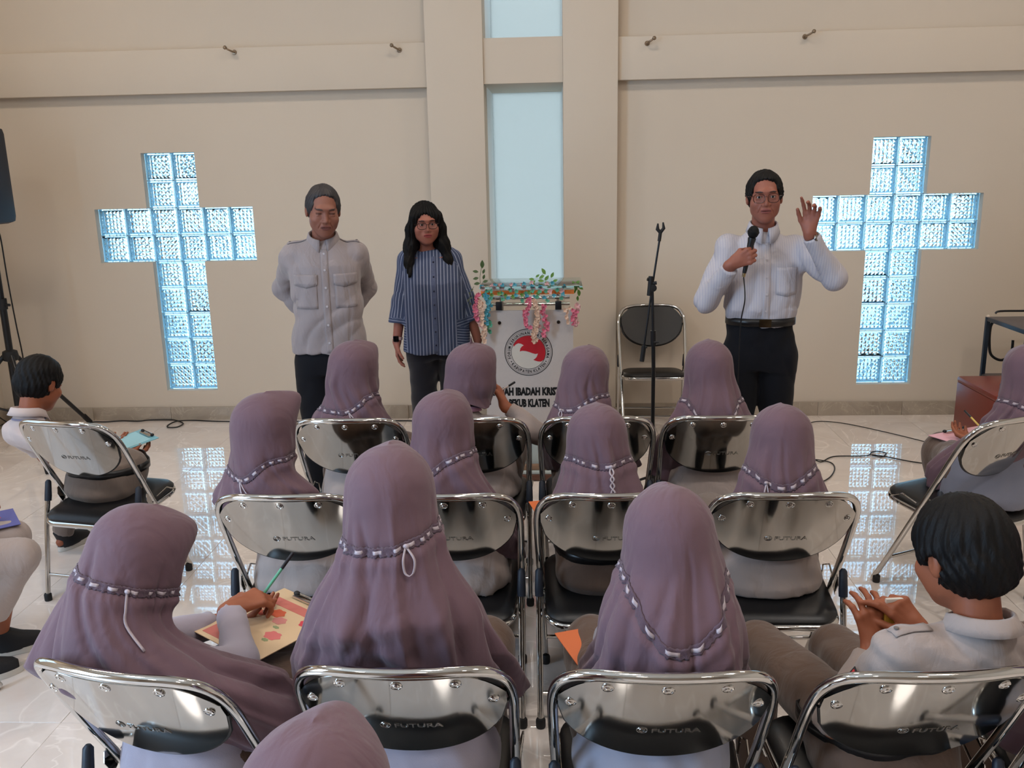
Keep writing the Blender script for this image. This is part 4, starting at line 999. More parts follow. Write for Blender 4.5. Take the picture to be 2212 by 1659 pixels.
# boy at far left reading from a blue clipboard
LB, RB = (-1.85, -2.67), -.30
def hbl(j):
    j.hands[1] = dict(w=W2L(LB, RB, (-1.86, -2.52, .54)), d=(.5, .8, -.1), n=(-.4, .1, .9), side=(.5, -.6, .3), curl=.35)
    j.hands[0] = dict(w=W2L(LB, RB, (-2.02, -2.44, .57)), d=(.5, .75, -.1), n=(0, 0, 1), side=(-.6, .5, 0), curl=.3); j.pole = [(-1, -.4, -.6), (1, -.5, -.6)]
def kbl(j):
    j.knee = [W2L(LB, RB, (-2.114, -2.34, .49)), W2L(LB, RB, (-1.864, -2.46, .49))]; j.ank = [W2L(LB, RB, (-2.288, -2.369, .09)), W2L(LB, RB, (-2.087, -2.369, .09))]
BL_, jBL, sBL, _ = boy('boy in a pale shirt at far left, head bent over a blue clipboard', LB, (-2.127, -2.64, 0.918), .05, .45, RB, hbl, res=1.2, kn=kbl, seed=52, shirt=cloth('pale_pink_grey_shirt_cloth', (196, 180, 176)), hairt=.016)
arm_patch(sBL, jBL, 1, .55, .065, .055, mat('green_badge', (110, 160, 96), .7), (1, -.5, 0), r=.053)
mb = MB(); mb.tube([jBL.nb+V3(.064*cos(a), .066*sin(a), -.030-.012*sin(a)) for a in [2*pi*k/30 for k in range(30)]], .004, 6, closed=True); mb.build('neck_lanyard', mat('lilac_lanyard', (140, 136, 160), .7), BL_)
# boy whose knee enters at the left edge
LK, RK = (-2.19, -3.68), -.95
def hk_(j): pass
def kk_(j):
    j.knee = [V3(-.05, .43, .50), V3(.13, .44, .49)]; j.ank = [W2L(LK, RK, (-2.00, -3.36, .09)), W2L(LK, RK, (-1.99, -3.56, .09))]
    j.hands[0] = dict(w=V3(-.10, .26, .60), d=(.3, .9, -.1), n=(0, 0, 1), side=(-.6, .3, 0), curl=.3)
boy('boy at the left edge of the picture, only his knee and black shoe in view', LK, (-2.22, -3.64, 1.0), .1, .3, RK, hk_, res=1.6, kn=kk_, shorts=True, seed=53, bottom=UNI)

# ------------------------------------------------------------------ the three standing adults
def glasses(parent, Hc, M, s, m, w=.052, h=.036, y=.1125, z=-.002, sq=3.2):
    G = empty_part = None
    P = lambda x, yy, zz: V3(Hc)+M @ V3(x*s, yy*s, zz*s); mb = MB()
    def ring(q, k=24):
        o = []
        for i in range(k):
            a = 2*pi*i/k; cx, sx_ = cos(a), sin(a); r_ = (abs(cx)**sq+abs(sx_)**sq)**(-1/sq); u = q*.0325+w/2*cx*r_; zz = z+h/2*sx_*r_-(.002 if sx_ < 0 else 0); o.append(P(u, y-.010*max(0, abs(u)-.03)/.03, zz))
        return o
    for q in (-1, 1): mb.tube(ring(q), .0018*s, 6, closed=True)
    mb.tube([P(-.008, y+.001, z+.006), P(0, y+.003, z+.008), P(.008, y+.001, z+.006)], .0016*s, 6)
    for q in (-1, 1): mb.tube([P(q*.058, y-.012, z+.008), P(q*.074, y-.03, z+.008), P(q*.081, .0, z+.004), P(q*.083, -.022, z-.012)], .0015*s, 6)
    g = mb.build('glasses', m, parent)
    for q in (-1, 1):
        r_ = ring(q, 20); c = sum(r_)/len(r_); l = MB(); l.add([c]+r_, [(0, i+1, (i+1) % 20+1) for i in range(20)]); l.build('lens', LENS, g, ang=None)
    return g
LENS = bpy.data.materials.new('spectacle_lens'); LENS.use_nodes = True; n_ = LENS.node_tree; n_.nodes.clear()
o_ = n_.nodes.new('ShaderNodeOutputMaterial'); t_ = n_.nodes.new('ShaderNodeBsdfTransparent'); g_ = n_.nodes.new('ShaderNodeBsdfGlossy'); m_ = n_.nodes.new('ShaderNodeMixShader'); f_ = n_.nodes.new('ShaderNodeFresnel')
g_.inputs['Roughness'].default_value = .03; t_.inputs[0].default_value = (.93, .93, .95, 1); n_.links.new(f_.outputs[0], m_.inputs[0]); n_.links.new(t_.outputs[0], m_.inputs[1]); n_.links.new(g_.outputs[0], m_.inputs[2]); n_.links.new(m_.outputs[0], o_.inputs[0])
class Stand(Sit):
    def __init__(s, Hc, M, shw=.165, shz=1.425, sh=None, hipz=.92):
        s.Hc = V3(Hc); s.M = M; s.k = 1.12; s.nb = s.Hc+M @ V3(0, -.030, -.118)+V3(0, -.012, -.012); s.sh = V3(s.nb[0]*.6, s.nb[1]-.012, shz) if sh is None else V3(sh)
        s.S = [s.sh+V3(q*shw, 0, 0) for q in (-1, 1)]; s.pel = V3(0, 0, hipz); s.hip = [V3(q*.088, 0, hipz-.02) for q in (-1, 1)]
        s.L = (.27, .25); s.knee = [V3(q*.095, .01, .50) for q in (-1, 1)]; s.ank = [V3(q*.105, -.02, .09) for q in (-1, 1)]; s.pole = [(-1, -1, -.2), (1, -1, -.2)]
    def arms(s): l1, l2 = s.L; s.el = [ik(s.S[i], s.hands[i]['w'], l1, l2, s.pole[i]) for i in (0, 1)]
def adult_body(o, j, skin, lips, brow, hs=1.0, wide=1.0, fem=0, age=1, slim=1.0, torso_keys=None):
    S = SDF(); a = j.sh; j.arms()
    S.loft([(j.pel[2]-.08, 0, 0, .15, .09, .11), (j.pel[2], 0, 0, .15, .09, .10), (1.12, 0, .0, .13, .085, .085), (1.30, a[0]*.6, a[1]*.6, .145, .09, .09), (a[2]-.02, a[0], a[1], .13, .07, .08), (a[2]+.05, a[0], a[1], .06, .05, .06)], k=.04)
    S.rc(j.S[0], j.S[1], .048, k=.04)
    for i in (0, 1):
        h = j.hands[i]; S.rc(j.S[i], j.el[i], .046*slim, .037*slim, k=.03); S.rc(j.el[i], h['w'], .037*slim, .026*slim, k=.02)
        hand(S, h['w'], h['d'], h['n'], h['side'], h.get('s', 1.0), h.get('curl', .35), h.get('thumb', .4), h.get('spread', 0), h.get('curls'))
        S.rc(j.hip[i], j.knee[i], .075, .052, k=.04); S.rc(j.knee[i], j.ank[i], .050, .034, k=.02); S.rc(j.ank[i]+V3(0, -.02, -.045), j.ank[i]+V3(0, .12, -.06), .026, .022, k=.02)
    S.rc(j.nb+V3(0, 0, -.04), j.Hc+j.M @ V3(0, -.028, -.05), .054, .052, k=.03); head(S, j.Hc, j.M, hs, fem, 1, wide, 1, age)
    bx = [(j.Hc-.14, j.Hc+.14)]+[(h['w']+nrm(h['d'])*.08-.13, h['w']+nrm(h['d'])*.08+.13) for h in j.hands]
    v, f = S.mesh(.011, .0026, bx); me = mesh('body', v, f, SKIN); set_col(me, head_cols(v, j.Hc, j.M, hs, skin, lips, brow)); b = link('body', me, o); return b
def sleeves(S, j, r0=.058, r1=.050, r2=.040, cuffs=(.9, .9), ex=0):
    for i in (0, 1):
        S.rc(j.S[i], j.el[i], r0, r1, k=.04)
        if cuffs[i] > 0: S.rc(j.el[i], j.el[i]+(j.hands[i]['w']-j.el[i])*cuffs[i], r1, r2, k=.02, flat=True)
def trousers(o, j, m, seed, top=1.04, rw=.158, w2=.075):
    S = SDF(); z = j.pel[2]; S.loft([(z-.10, 0, 0, .160, .105, .12), (z-.02, 0, 0, .168, .112, .125), (top-.05, 0, 0, rw, .112, .115), (top, 0, 0, rw-.004, .110, .108)], k=.04)
    for i in (0, 1):
        S.rc(j.hip[i]+V3(0, 0, -.03), j.knee[i], .098, w2, k=.03); S.rc(j.knee[i], j.ank[i]+V3(0, 0, -.035), w2, .068, k=.03, flat=True)
    v, f = S.mesh(.008, disp=folds(seed, .006, (14, 14, 9))); return link('trousers', mesh('trousers', v, f, m), o)
def button_row(parent, b, pts, m, r=.0055):
    for x, z in pts:
        h, n = ray(b, (x, .6, z), (0, -1, 0))
        if h is None: continue
        mb = MB(); mb.lathe([(.001, .0035), (r, .003), (r*1.05, .0), (.001, 0)], (x, h.y+.004, z), 12, 'y'); mb.build('button', m, parent)
BTN = mat('pearl_button', (188, 182, 186), .35)
def to_local(base, rz, p): return W2L(base, rz, p)
# --- the grey-haired man with hands clasped behind his back
PB, PR = (-.965, -2.02), pi+.22
M1 = rotm(.14, .22, -.04); H1 = to_local(PB, PR, (-.945, -2.06, 1.628))
j1 = Stand(H1, M1, shw=.152, shz=1.400)
j1.hands = [dict(w=V3(-.055, -.185, 1.02), d=(.85, -.05, -.45), n=(0, 1, 0), side=(.4, 0, .8), curl=.5), dict(w=V3(.075, -.165, 1.04), d=(-.85, -.10, -.4), n=(0, -.9, .2), side=(-.4, 0, .8), curl=.4)]
j1.pole = [(-.8, -.8, 0), (.8, -.8, 0)]; j1.L = (.255, .245)
o1 = empty('person', (PB[0], PB[1], 0), PR, 'older man in a pale grey safari shirt, eyes lowered, hands behind his back', 'person', 'adults standing before the wall')
b1 = adult_body(o1, j1, (136, 88, 72), (112, 64, 58), (52, 42, 40), hs=.99, wide=.94)
eyes(b1, H1, M1, .93, (0, -.35))
greyhair = mat('greying_hair', (44, 40, 42), .55, bump=.5, bscale=60, bdist=.002, var=.4, vscale=40); short_hair(o1, H1, M1, .99, .0045, nape=-.060, front=.116, seed=3, m=greyhair, fine=.003, spike=.0016)
SAF = creased('pale_grey_blue_twill', (150, 140, 141), .7, .55, 26)
S = SDF(); S.loft([(.930, 0, .0, .186, .130, .135), (1.0, 0, 0, .184, .130, .130), (1.12, 0, .005, .170, .128, .118), (1.25, 0, .0, .172, .125, .118), (1.36, 0, -.01, .178, .118, .122), (1.42, j1.sh[0]*.8, -.02, .165, .095, .105), (1.475, j1.sh[0], j1.sh[1]+.01, .085, .065, .075), (1.49, j1.sh[0], j1.sh[1]+.01, .06, .055, .06)], k=.03)
S.rc(j1.S[0], j1.S[1], .062, k=.04); sleeves(S, j1, .060, .054, .040, (.93, .93)); v, f = S.mesh(.0065, disp=folds(61, .010, (15, 15, 11), fine=.2)); sh1 = link('shirt', mesh('shirt', v, f, SAF), o1)
bv = bvh_of(sh1); patch(sh1, bv, rect(-.017, .017, .94, 1.44, 3, 26), SAF, .0016, .002, 'placket')
button_row(sh1, bv, [(0, z) for z in (.99, 1.08, 1.17, 1.26, 1.345, 1.42)], BTN)
for q in (-1, 1):
    patch(sh1, bv, rect(q*.095-.052, q*.095+.052, 1.16, 1.30, 8, 8), SAF, .0022, .002, 'pocket'); patch(sh1, bv, rect(q*.095-.056, q*.095+.056, 1.275, 1.325, 8, 4, .014), SAF, .006, .003, 'pocket_flap')
    strap(sh1, bv, j1.sh[0]+q*.175, j1.sh[0]+q*.075, j1.sh[1]+.006, SAF)
collar(sh1, j1.nb+V3(0, .006, -.020), rotm(0, .22), SAF, r0=.066, h=.030, fall=.044, gap=.22, ry=1.10)
trousers(o1, j1, BLACKCL, 62)
for i in (0, 1): shoe(o1, j1.ank[i], 0, 1.12, LEATHER)
# --- the woman in the striped blouse
PB, PR = (-.545, -1.12), pi+.10
M2 = rotm(.16, .06, .02); H2 = to_local(PB, PR, (-.583, -1.14, 1.500))
j2 = Stand(H2, M2, shw=.128, shz=1.285, hipz=.80)
j2.hands = [dict(w=to_local(PB, PR, (-.300, -1.10, .800)), d=(-.05, .1, -1), n=(.9, .1, 0), side=(.1, .95, 0), curl=.35, s=.92), dict(w=to_local(PB, PR, (-.785, -1.14, .800)), d=(.02, .1, -1), n=(-.9, .1, 0), side=(-.1, .95, 0), curl=.3, s=.92)]
j2.pole = [(-.6, -.9, 0), (.6, -.9, 0)]; j2.L = (.245, .245); j2.knee = [V3(q*.09, .01, .45) for q in (-1, 1)]
o2 = empty('person', (PB[0], PB[1], 0), PR, 'woman with glasses and long black hair in a blue and white striped blouse', 'person', 'adults standing before the wall')
b2 = adult_body(o2, j2, (156, 98, 82), (150, 66, 66), (34, 24, 22), hs=.97, wide=1.04, fem=1, age=0); eyes(b2, H2, M2, .97)
glasses(o2, H2, M2, .97, mat('dark_brown_acetate', (44, 22, 18), .25), sq=2.8)
S = SDF(); P = lambda x, y, z: H2+M2 @ V3(x, y, z)
S.ell(P(0, -.016, .030), (.088, .104, .098), M2, .02); S.ell(P(0, -.060, -.06), (.090, .050, .09), M2, .03)
for q in (-1, 1):
    S.rc(P(q*.070, .045, .045), P(q*.083, .020, -.03), .024, .030, k=.03); S.rc(P(q*.083, .015, -.03), P(q*.098, .020, -.13), .030, .034, k=.03); S.rc(P(q*.098, .020, -.13), P(q*.115, .055, -.215), .034, .026, k=.03)
    S.rc(P(q*.115, .055, -.215), P(q*.118, .095, -.285 if q > 0 else -.30), .026, .010, k=.02)
S.rc(P(0, -.07, -.10), P(0, -.085, -.26), .075, .07, k=.05); S.ell(P(.012, .122, -.028), (.066, .080, .112), M2, .008, 's'); S.ell(P(0, .06, -.15), (.052, .07, .09), M2, .008, 's')
def hdsp(p):
    L = (p-H2) @ M2; a = np.arctan2(L[:, 0], L[:, 1]+.02); return .0028*np.sin(38*a+3*np.sin(L[:, 2]*22))+.0016*np.sin(71*a+L[:, 2]*30)
v, f = S.mesh(.0035, disp=hdsp); link('hair', mesh('hair', v, f, HAIRM), o2)
mb = MB()
for q in (-1, 1): mb.ell(P(q*.082, -.004, -.052), (.0035, .0035, .006), 8)
mb.build('earring', mat('gold', (200, 160, 90), .2, 1.0), o2)
STR = bpy.data.materials.new('blue_white_striped_cotton'); STR.use_nodes = True; n_ = STR.node_tree; b_ = n_.nodes['Principled BSDF']; b_.inputs['Roughness'].default_value = .8
at_ = n_.nodes.new('ShaderNodeAttribute'); at_.attribute_name = 'stripe'; ma = n_.nodes.new('ShaderNodeMath'); ma.operation = 'MULTIPLY'; ma.inputs[1].default_value = 1/.0195
mf = n_.nodes.new('ShaderNodeMath'); mf.operation = 'FRACT'; mc = n_.nodes.new('ShaderNodeMath'); mc.operation = 'LESS_THAN'; mc.inputs[1].default_value = .24; mx = n_.nodes.new('ShaderNodeMix'); mx.data_type = 'RGBA'
mx.inputs['A'].default_value = lin((56, 68, 98)); mx.inputs['B'].default_value = lin((142, 150, 172)); crease(STR)
n_.links.new(at_.outputs['Fac'], ma.inputs[0]); n_.links.new(ma.outputs[0], mf.inputs[0]); n_.links.new(mf.outputs[0], mc.inputs[0]); n_.links.new(mc.outputs[0], mx.inputs['Factor']); n_.links.new(mx.outputs['Result'], b_.inputs['Base Color'])
S = SDF(); S.loft([(.740, 0, .0, .205, .150, .155), (.84, 0, 0, .200, .150, .150), (.95, 0, .005, .192, .148, .135), (1.07, 0, .012, .180, .150, .120), (1.16, 0, .012, .172, .150, .118), (1.25, j2.sh[0]*.7, -.005, .160, .110, .108), (1.305, j2.sh[0], j2.sh[1]+.015, .130, .088, .085), (1.340, j2.sh[0], j2.sh[1]+.015, .085, .070, .070)], k=.03)
S.rc(j2.S[0], j2.S[1], .055, k=.04)
for i in (0, 1):
    S.rc(j2.S[i], j2.el[i], .057, .056, k=.04); S.rc(j2.el[i], j2.el[i]+(j2.hands[i]['w']-j2.el[i])*.56, .056, .062, k=.02, flat=True)
v, f = S.mesh(.0065, disp=folds(71, .008, (14, 14, 7), fine=.2)); me = mesh('blouse', v, f, STR)
st = v[:, 0]*1.0+.0045; dt = np.hypot(v[:, 0]/.172, v[:, 1]/.14)
for i in (0, 1):
    for a, b in ((j2.S[i], j2.el[i]), (j2.el[i], j2.hands[i]['w'])):
        u = nrm(b-a); t = np.clip((v-a) @ u, 0, np.linalg.norm(b-a)); rel = v-a-t[:, None]*u; dd = np.linalg.norm(rel, axis=1); e1 = nrm(np.cross(u, V3(0, 1, 0))); e2 = np.cross(u, e1); an = np.arctan2(rel @ e2, rel @ e1)
        m = (dd < .075) & (np.abs(v[:, 0]-j2.sh[0]) > .128); st = np.where(m, an*.056, st)
    en = j2.el[i]+(j2.hands[i]['w']-j2.el[i])*.56; u = nrm(j2.hands[i]['w']-j2.el[i]); q = (v-en) @ u; m = (q > -.032) & (np.abs(v[:, 0]-j2.sh[0]) > .150); st = np.where(m, q*1.25+.003, st)
a_ = me.attributes.new('stripe', 'FLOAT', 'POINT'); a_.data.foreach_set('value', st.astype(np.float32)); bl = link('blouse', me, o2)
bv = bvh_of(bl); PLK = mat('striped_placket', (84, 94, 124), .8, var=.3, vscale=90); patch(bl, bv, rect(-.014, .014, .75, 1.31, 3, 26), PLK, .0016, .002, 'placket')
button_row(bl, bv, [(0, z) for z in (.80, .88, .96, 1.04, 1.12, 1.20, 1.28)], mat('navy_button', (30, 34, 56), .4), .005)
mb = MB(); mb.tube([j2.sh+V3(.080*cos(a), .020+.075*sin(a), .055-.022*sin(a)) for a in [2*pi*k/36 for k in range(36)]], .005, 8, closed=True); mb.build('neck_binding', PLK, bl)
trousers(o2, j2, cloth('charcoal_trouser_cloth', (34, 34, 42)), 72, top=.90)
for i in (0, 1): shoe(o2, j2.ank[i], 0, 1.0, LEATHER)
w_ = j2.hands[1]['w']; mb = MB(); u = nrm(j2.el[1]-w_); c = w_+u*.022; R3 = Vector((0, 0, 1)).rotation_difference(Vector(tuple(u))).to_matrix()
mb.lathe([(.029, -.009), (.032, -.009), (.032, .009), (.029, .009)], tuple(c), 24, rot=R3); wt = mb.build('watch', mat('pale_pink_strap', (206, 176, 170), .5), o2)
mb = MB(); mb.box(tuple(c+V3(.006, .032, 0)), (.034, .008, .036), .004); mb.build('watch_face', mat('black_watch_glass', (10, 10, 12), .1), wt)
# --- the man with the microphone
PB, PR = (1.175, -2.02), pi-.04
M3 = rotm(-.10, .02, .03); H3 = to_local(PB, PR, (1.160, -2.06, 1.652))
j3 = Stand(H3, M3, shw=.158, shz=1.400)
MIC = (V3(1.046, -2.235, 1.325), V3(1.072, -2.245, 1.482)); mid = MIC[0]*.45+MIC[1]*.55-V3(0, 0, .02)+V3(0, 0, .0)
Lv = lambda d: to_local((0, 0), PR, d)
dh = nrm(Lv((.86, -.28, .42))); nh_ = nrm(Lv((.26, .95, .0))); sh_ = nrm(np.cross(nh_, dh)); sh_ = sh_ if sh_[2] > 0 else -sh_
wr = to_local(PB, PR, mid)-dh*.080-nh_*.026
wl = to_local(PB, PR, (1.312, -2.30, 1.500)); j3.L = (.275, .262)
j3.hands = [dict(w=wl, d=Lv((.06, -.12, 1)), n=Lv((-.45, -.88, 0)), side=Lv((-.9, .42, 0)), curls=[.22, .50, .55, .50], thumb=.25, spread=.5, s=.98), dict(w=wr, d=dh, n=nh_, side=sh_, curl=.95, thumb=.8, s=1.0)]
j3.pole = [tuple(Lv((.75, -.6, -.9))), tuple(Lv((-.45, .25, -1)))]
o3 = empty('person', (PB[0], PB[1], 0), PR, 'bespectacled man in a white shirt speaking into a microphone, other hand raised', 'person', 'adults standing before the wall')
b3 = adult_body(o3, j3, (146, 90, 74), (128, 68, 62), (40, 30, 28), hs=.99, wide=.93); eyes(b3, H3, M3, .99)
short_hair(o3, H3, M3, .99, .007, nape=-.070, front=.108, seed=8, fine=.003, fwd=0, spike=.0022); glasses(o3, H3, M3, .99, mat('tortoise_acetate', (70, 34, 26), .25), w=.050, h=.038, sq=3.0)
WSH = bpy.data.materials.new('white_pinstripe_cotton'); WSH.use_nodes = True; n_ = WSH.node_tree; b_ = n_.nodes['Principled BSDF']; b_.inputs['Roughness'].default_value = .75
tc_ = n_.nodes.new('ShaderNodeTexCoord'); sp_ = n_.nodes.new('ShaderNodeSeparateXYZ'); ma = n_.nodes.new('ShaderNodeMath'); ma.operation = 'MULTIPLY'; ma.inputs[1].default_value = 1/.011; mf = n_.nodes.new('ShaderNodeMath'); mf.operation = 'FRACT'; mc = n_.nodes.new('ShaderNodeMath'); mc.operation = 'LESS_THAN'; mc.inputs[1].default_value = .22
mx = n_.nodes.new('ShaderNodeMix'); mx.data_type = 'RGBA'; mx.inputs['A'].default_value = lin((184, 180, 186)); mx.inputs['B'].default_value = lin((168, 166, 180)); crease(WSH)
n_.links.new(tc_.outputs['Object'], sp_.inputs[0]); n_.links.new(sp_.outputs[0], ma.inputs[0]); n_.links.new(ma.outputs[0], mf.inputs[0]); n_.links.new(mf.outputs[0], mc.inputs[0]); n_.links.new(mc.outputs[0], mx.inputs['Factor']); n_.links.new(mx.outputs['Result'], b_.inputs['Base Color'])
S = SDF(); S.loft([(1.035, 0, .0, .158, .112, .112), (1.075, 0, 0, .166, .128, .122), (1.12, 0, 0, .182, .140, .128), (1.22, 0, .0, .184, .132, .124), (1.34, 0, -.008, .184, .120, .124), (1.41, j3.sh[0]*.8, -.02, .172, .098, .108), (1.472, j3.sh[0], j3.sh[1]+.01, .088, .066, .076), (1.492, j3.sh[0], j3.sh[1]+.01, .062, .056, .06)], k=.03)
S.rc(j3.S[0], j3.S[1], .062, k=.04); sleeves(S, j3, .060, .058, .040, (.90, .90)); v, f = S.mesh(.0065, disp=folds(81, .012, (15, 15, 9), fine=.25)); sh3 = link('shirt', mesh('shirt', v, f, WSH), o3)
bv = bvh_of(sh3); patch(sh3, bv, rect(-.017, .017, 1.06, 1.44, 3, 22), WSH, .0016, .002, 'placket'); button_row(sh3, bv, [(0, z) for z in (1.12, 1.20, 1.28, 1.36, 1.43)], BTN)
patch(sh3, bv, rect(-.145, -.045, 1.20, 1.325, 8, 8, .012), WSH, .0024, .002, 'pocket')
collar(sh3, j3.nb+V3(0, .006, -.022), rotm(0, .15), WSH, r0=.062, h=.032, fall=.046, gap=.20, ry=1.10)
t3 = trousers(o3, j3, BLACKCL, 82, top=1.07, rw=.160); belt(o3, [t3, sh3], (0, 0), 1.062, buckle=True, hgt=.038)
for i in (0, 1): shoe(o3, j3.ank[i], 0, 1.14, LEATHER)
for i in (0, 1):
    w_ = j3.hands[i]['w']; u = nrm(j3.el[i]-w_); c = w_+u*.030; R3 = Vector((0, 0, 1)).rotation_difference(Vector(tuple(u))).to_matrix()
    if i == 0:
        mb = MB(); mb.lathe([(.031, -.008), (.0335, -.008), (.0335, .008), (.031, .008)], tuple(c), 24, rot=R3); wt = mb.build('watch', mat('steel_bracelet', (150, 146, 142), .25, 1.0), o3)
        mb = MB(); mb.lathe([(.001, .004), (.014, .004), (.016, 0), (.016, -.004), (.001, -.004)], tuple(c+nrm(Lv((.3, -.9, 0)))*.034), 20, 'y', rot=R3); mb.build('watch_case', mat('steel_bracelet'), wt)
# microphone in his hand
a, b = MIC; u = nrm(b-a); R3 = Vector((0, 0, 1)).rotation_difference(Vector(tuple(u))).to_matrix(); mo = empty('microphone', tuple(a), 0, 'black handheld microphone held before the speaker in the white shirt', 'microphone')
mb = MB(); mb.lathe([(.001, -.012), (.009, -.012), (.010, 0), (.0115, .03), (.016, .13), (.0185, .145), (.0185, .152), (.001, .152)], (0, 0, 0), 20, rot=R3); mb.build('handle', mat('matt_black_metal', (22, 22, 24), .35), mo)
mb = MB(); mb.ell(tuple(u*.178), (.0255, .0255, .030), 20, rot=R3); mb.lathe([(.0255, .174), (.0268, .176), (.0268, .182), (.0255, .184)], (0, 0, 0), 24, rot=R3); mb.build('grille', mat('mic_mesh', (20, 20, 22), .5, .6, bump=.9, bscale=900), mo)
mb = MB(); mb.lathe([(.001, -.030), (.0075, -.030), (.0085, -.012), (.001, -.012)], (0, 0, 0), 14, rot=R3); mb.build('connector', mat('bright_connector', (180, 160, 120), .2, 1.0), mo)
cp = [tuple(a-u*.028), (1.040, -2.29, 1.20), (1.034, -2.25, 1.08), (1.036, -2.23, .85), (1.05, -2.20, .45), (1.07, -2.18, .12), (1.12, -2.16, .012), (1.30, -1.9, .006), (1.55, -1.3, .006), (1.80, -.62, .006), (1.95, -.24, .006), (2.15, -.22, .006), (2.40, -.46, .006), (2.66, -.80, .006), (2.8, -1.02, .006), (2.9, -1.3, .006)]
mb = MB(); mb.tube(spline(cp, 8), .0030, 8); tag(mb.build('microphone_cable', CABLE), 'thin black cable from the hand microphone down to the floor and off to the right', 'cable')
# ------------------------------------------------------------------ podium
PX = .018; pod = empty('podium', (PX, -1.20, 0), 0, 'white-panelled podium with a glass top, round red and white emblem and black lettering', 'podium')
PANEL = mat('pale_patterned_acrylic', (188, 178, 172), .35, var=.06, vscale=60); ACR = mat('pale_blue_acrylic', (170, 182, 182), .15); DKW = mat('dark_red_wood', (92, 60, 48), .4, var=.2, vscale=12)
mb = MB(); mb.prism([(-.254, 1.012), (.254, 1.012), (.254, .37), (.012, .235), (-.254, .37)], -.147, -.135); fp = mb.build('front_panel', PANEL, pod, ang=.3)
mb = MB(); mb.box((0, -.118, .47), (.50, .010, .86), .002); mb.build('lower_panel', ACR, pod)
for q in (-1, 1): mb = MB(); mb.box((q*.244, .02, .50), (.010, .27, .92), .002); mb.build('side_panel', ACR, pod)
mb = MB(); mb.box((0, 0, .020), (.58, .40, .034), .004); mb.build('base', DKW, pod)
mb = MB(); mb.box((0, 0, .045), (.56, .37, .014), .002); mb.build('base_slab', ACR, pod)
mb = MB(); mb.box((0, -.005, .068), (.53, .30, .030), .003); mb.build('plinth', mat('brown_laminate', (132, 104, 84), .4), pod)
GL = mat('green_edged_glass', (190, 222, 216), .02, trans=1.0, ior=1.5)
mb = MB(); mb.box((.015, 0, 1.150), (.582, .40, .008), .002); mb.build('glass_top', GL, pod)
mb = MB(); mb.box((-.005, -.150, 1.116), (.53, .012, .024), .002); mb.build('orange_edge_strip', mat('orange_acrylic', (236, 128, 62), .3), pod)
mb = MB(); mb.box((0, .03, 1.110), (.52, .30, .006), .001); mb.build('shelf', ACR, pod)
for z in (1.082, 1.045):
    for y in (-.13, .12): mb = MB(); mb.tube([(-.235, y, z), (.235, y, z)], .0095, 12); mb.build('chrome_rail', CHROME, pod)
for q in (-.168, .170):
    mb = MB(); mb.box((q, -.155, 1.040), (.036, .028, .046), .003); mb.build('bracket', BLACKMET, pod)
    mb = MB(); mb.tube([(q, .10, .93), (q, .10, 1.145)], .012, 12); mb.build('post', CHROME, pod)
    mb = MB(); mb.lathe([(.001, -.006), (.007, -.005), (.010, 0), (.010, .004), (.001, .004)], (q, -.150, .942), 16, 'y'); mb.build('screw', mat('dark_bronze', (52, 44, 40), .3, .8), pod)
INK = mat('black_vinyl_print', (10, 9, 10), .5); RED = mat('red_vinyl_print', (176, 22, 34), .5); CREAM = mat('cream_vinyl_print', (200, 192, 180), .5)
LC = (-.004, .768); Yp = -.1476
def annulus(r0, r1, n=72):
    mb = MB(); vs = []
    for k in range(n):
        a = 2*pi*k/n
        for r_ in (r0, r1): vs.append((LC[0]+r_*cos(a), Yp-.0006, LC[1]+r_*sin(a)))
    mb.add(vs, [(2*k, 2*k+1, (2*k+3) % (2*n), (2*k+2) % (2*n)) for k in range(n)]); return mb
mb = annulus(.1345, .1385); v0 = annulus(.1275, .1290); mb.add(v0.v, v0.f); v0 = annulus(.0975, .0998); mb.add(v0.v, v0.f)
logo = mb.build('emblem', INK, fp, ang=None)
mb = MB(); mb.add([(LC[0]+.0975*cos(2*pi*k/60), Yp-.0004, LC[1]+.0975*sin(2*pi*k/60)) for k in range(60)], [tuple(range(60))]); mb.build('emblem_field', CREAM, fp, smooth=False)
pxs = [(680, 1003), (655, 1010), (664, 975), (680, 955), (700, 943), (670, 925), (640, 920), (612, 935), (590, 958)]
sc_ = .0975/182.0; red = [(LC[0]+(x-750)*sc_, LC[1]-(y-1020)*sc_) for x, y in pxs]
a0 = math.atan2(red[-1][1]-LC[1], red[-1][0]-LC[0]); a1 = math.atan2(-(1105-1020), (905-750))
red += [(LC[0]+.0972*cos(a0+(a1-a0)*k/26), LC[1]+.0972*sin(a0+(a1-a0)*k/26)) for k in range(1, 27)]
red += [(LC[0]+(x-750)*sc_, LC[1]-(y-1020)*sc_) for x, y in ((884, 1124), (850, 1122), (825, 1114), (800, 1103), (822, 1090), (838, 1070), (852, 1035), (825, 1040), (795, 1032), (760, 1018), (720, 1006))]
mb = MB(); mb.add([(x, Yp-.0009, z) for x, z in red], [tuple(range(len(red)))]); me_ = mb.build('emblem_flame', RED, fp, smooth=False)
bm = bmesh.new(); bm.from_mesh(me_.data); bmesh.ops.triangulate(bm, faces=bm.faces[:], ngon_method='EAR_CLIP'); bm.to_mesh(me_.data); bm.free()
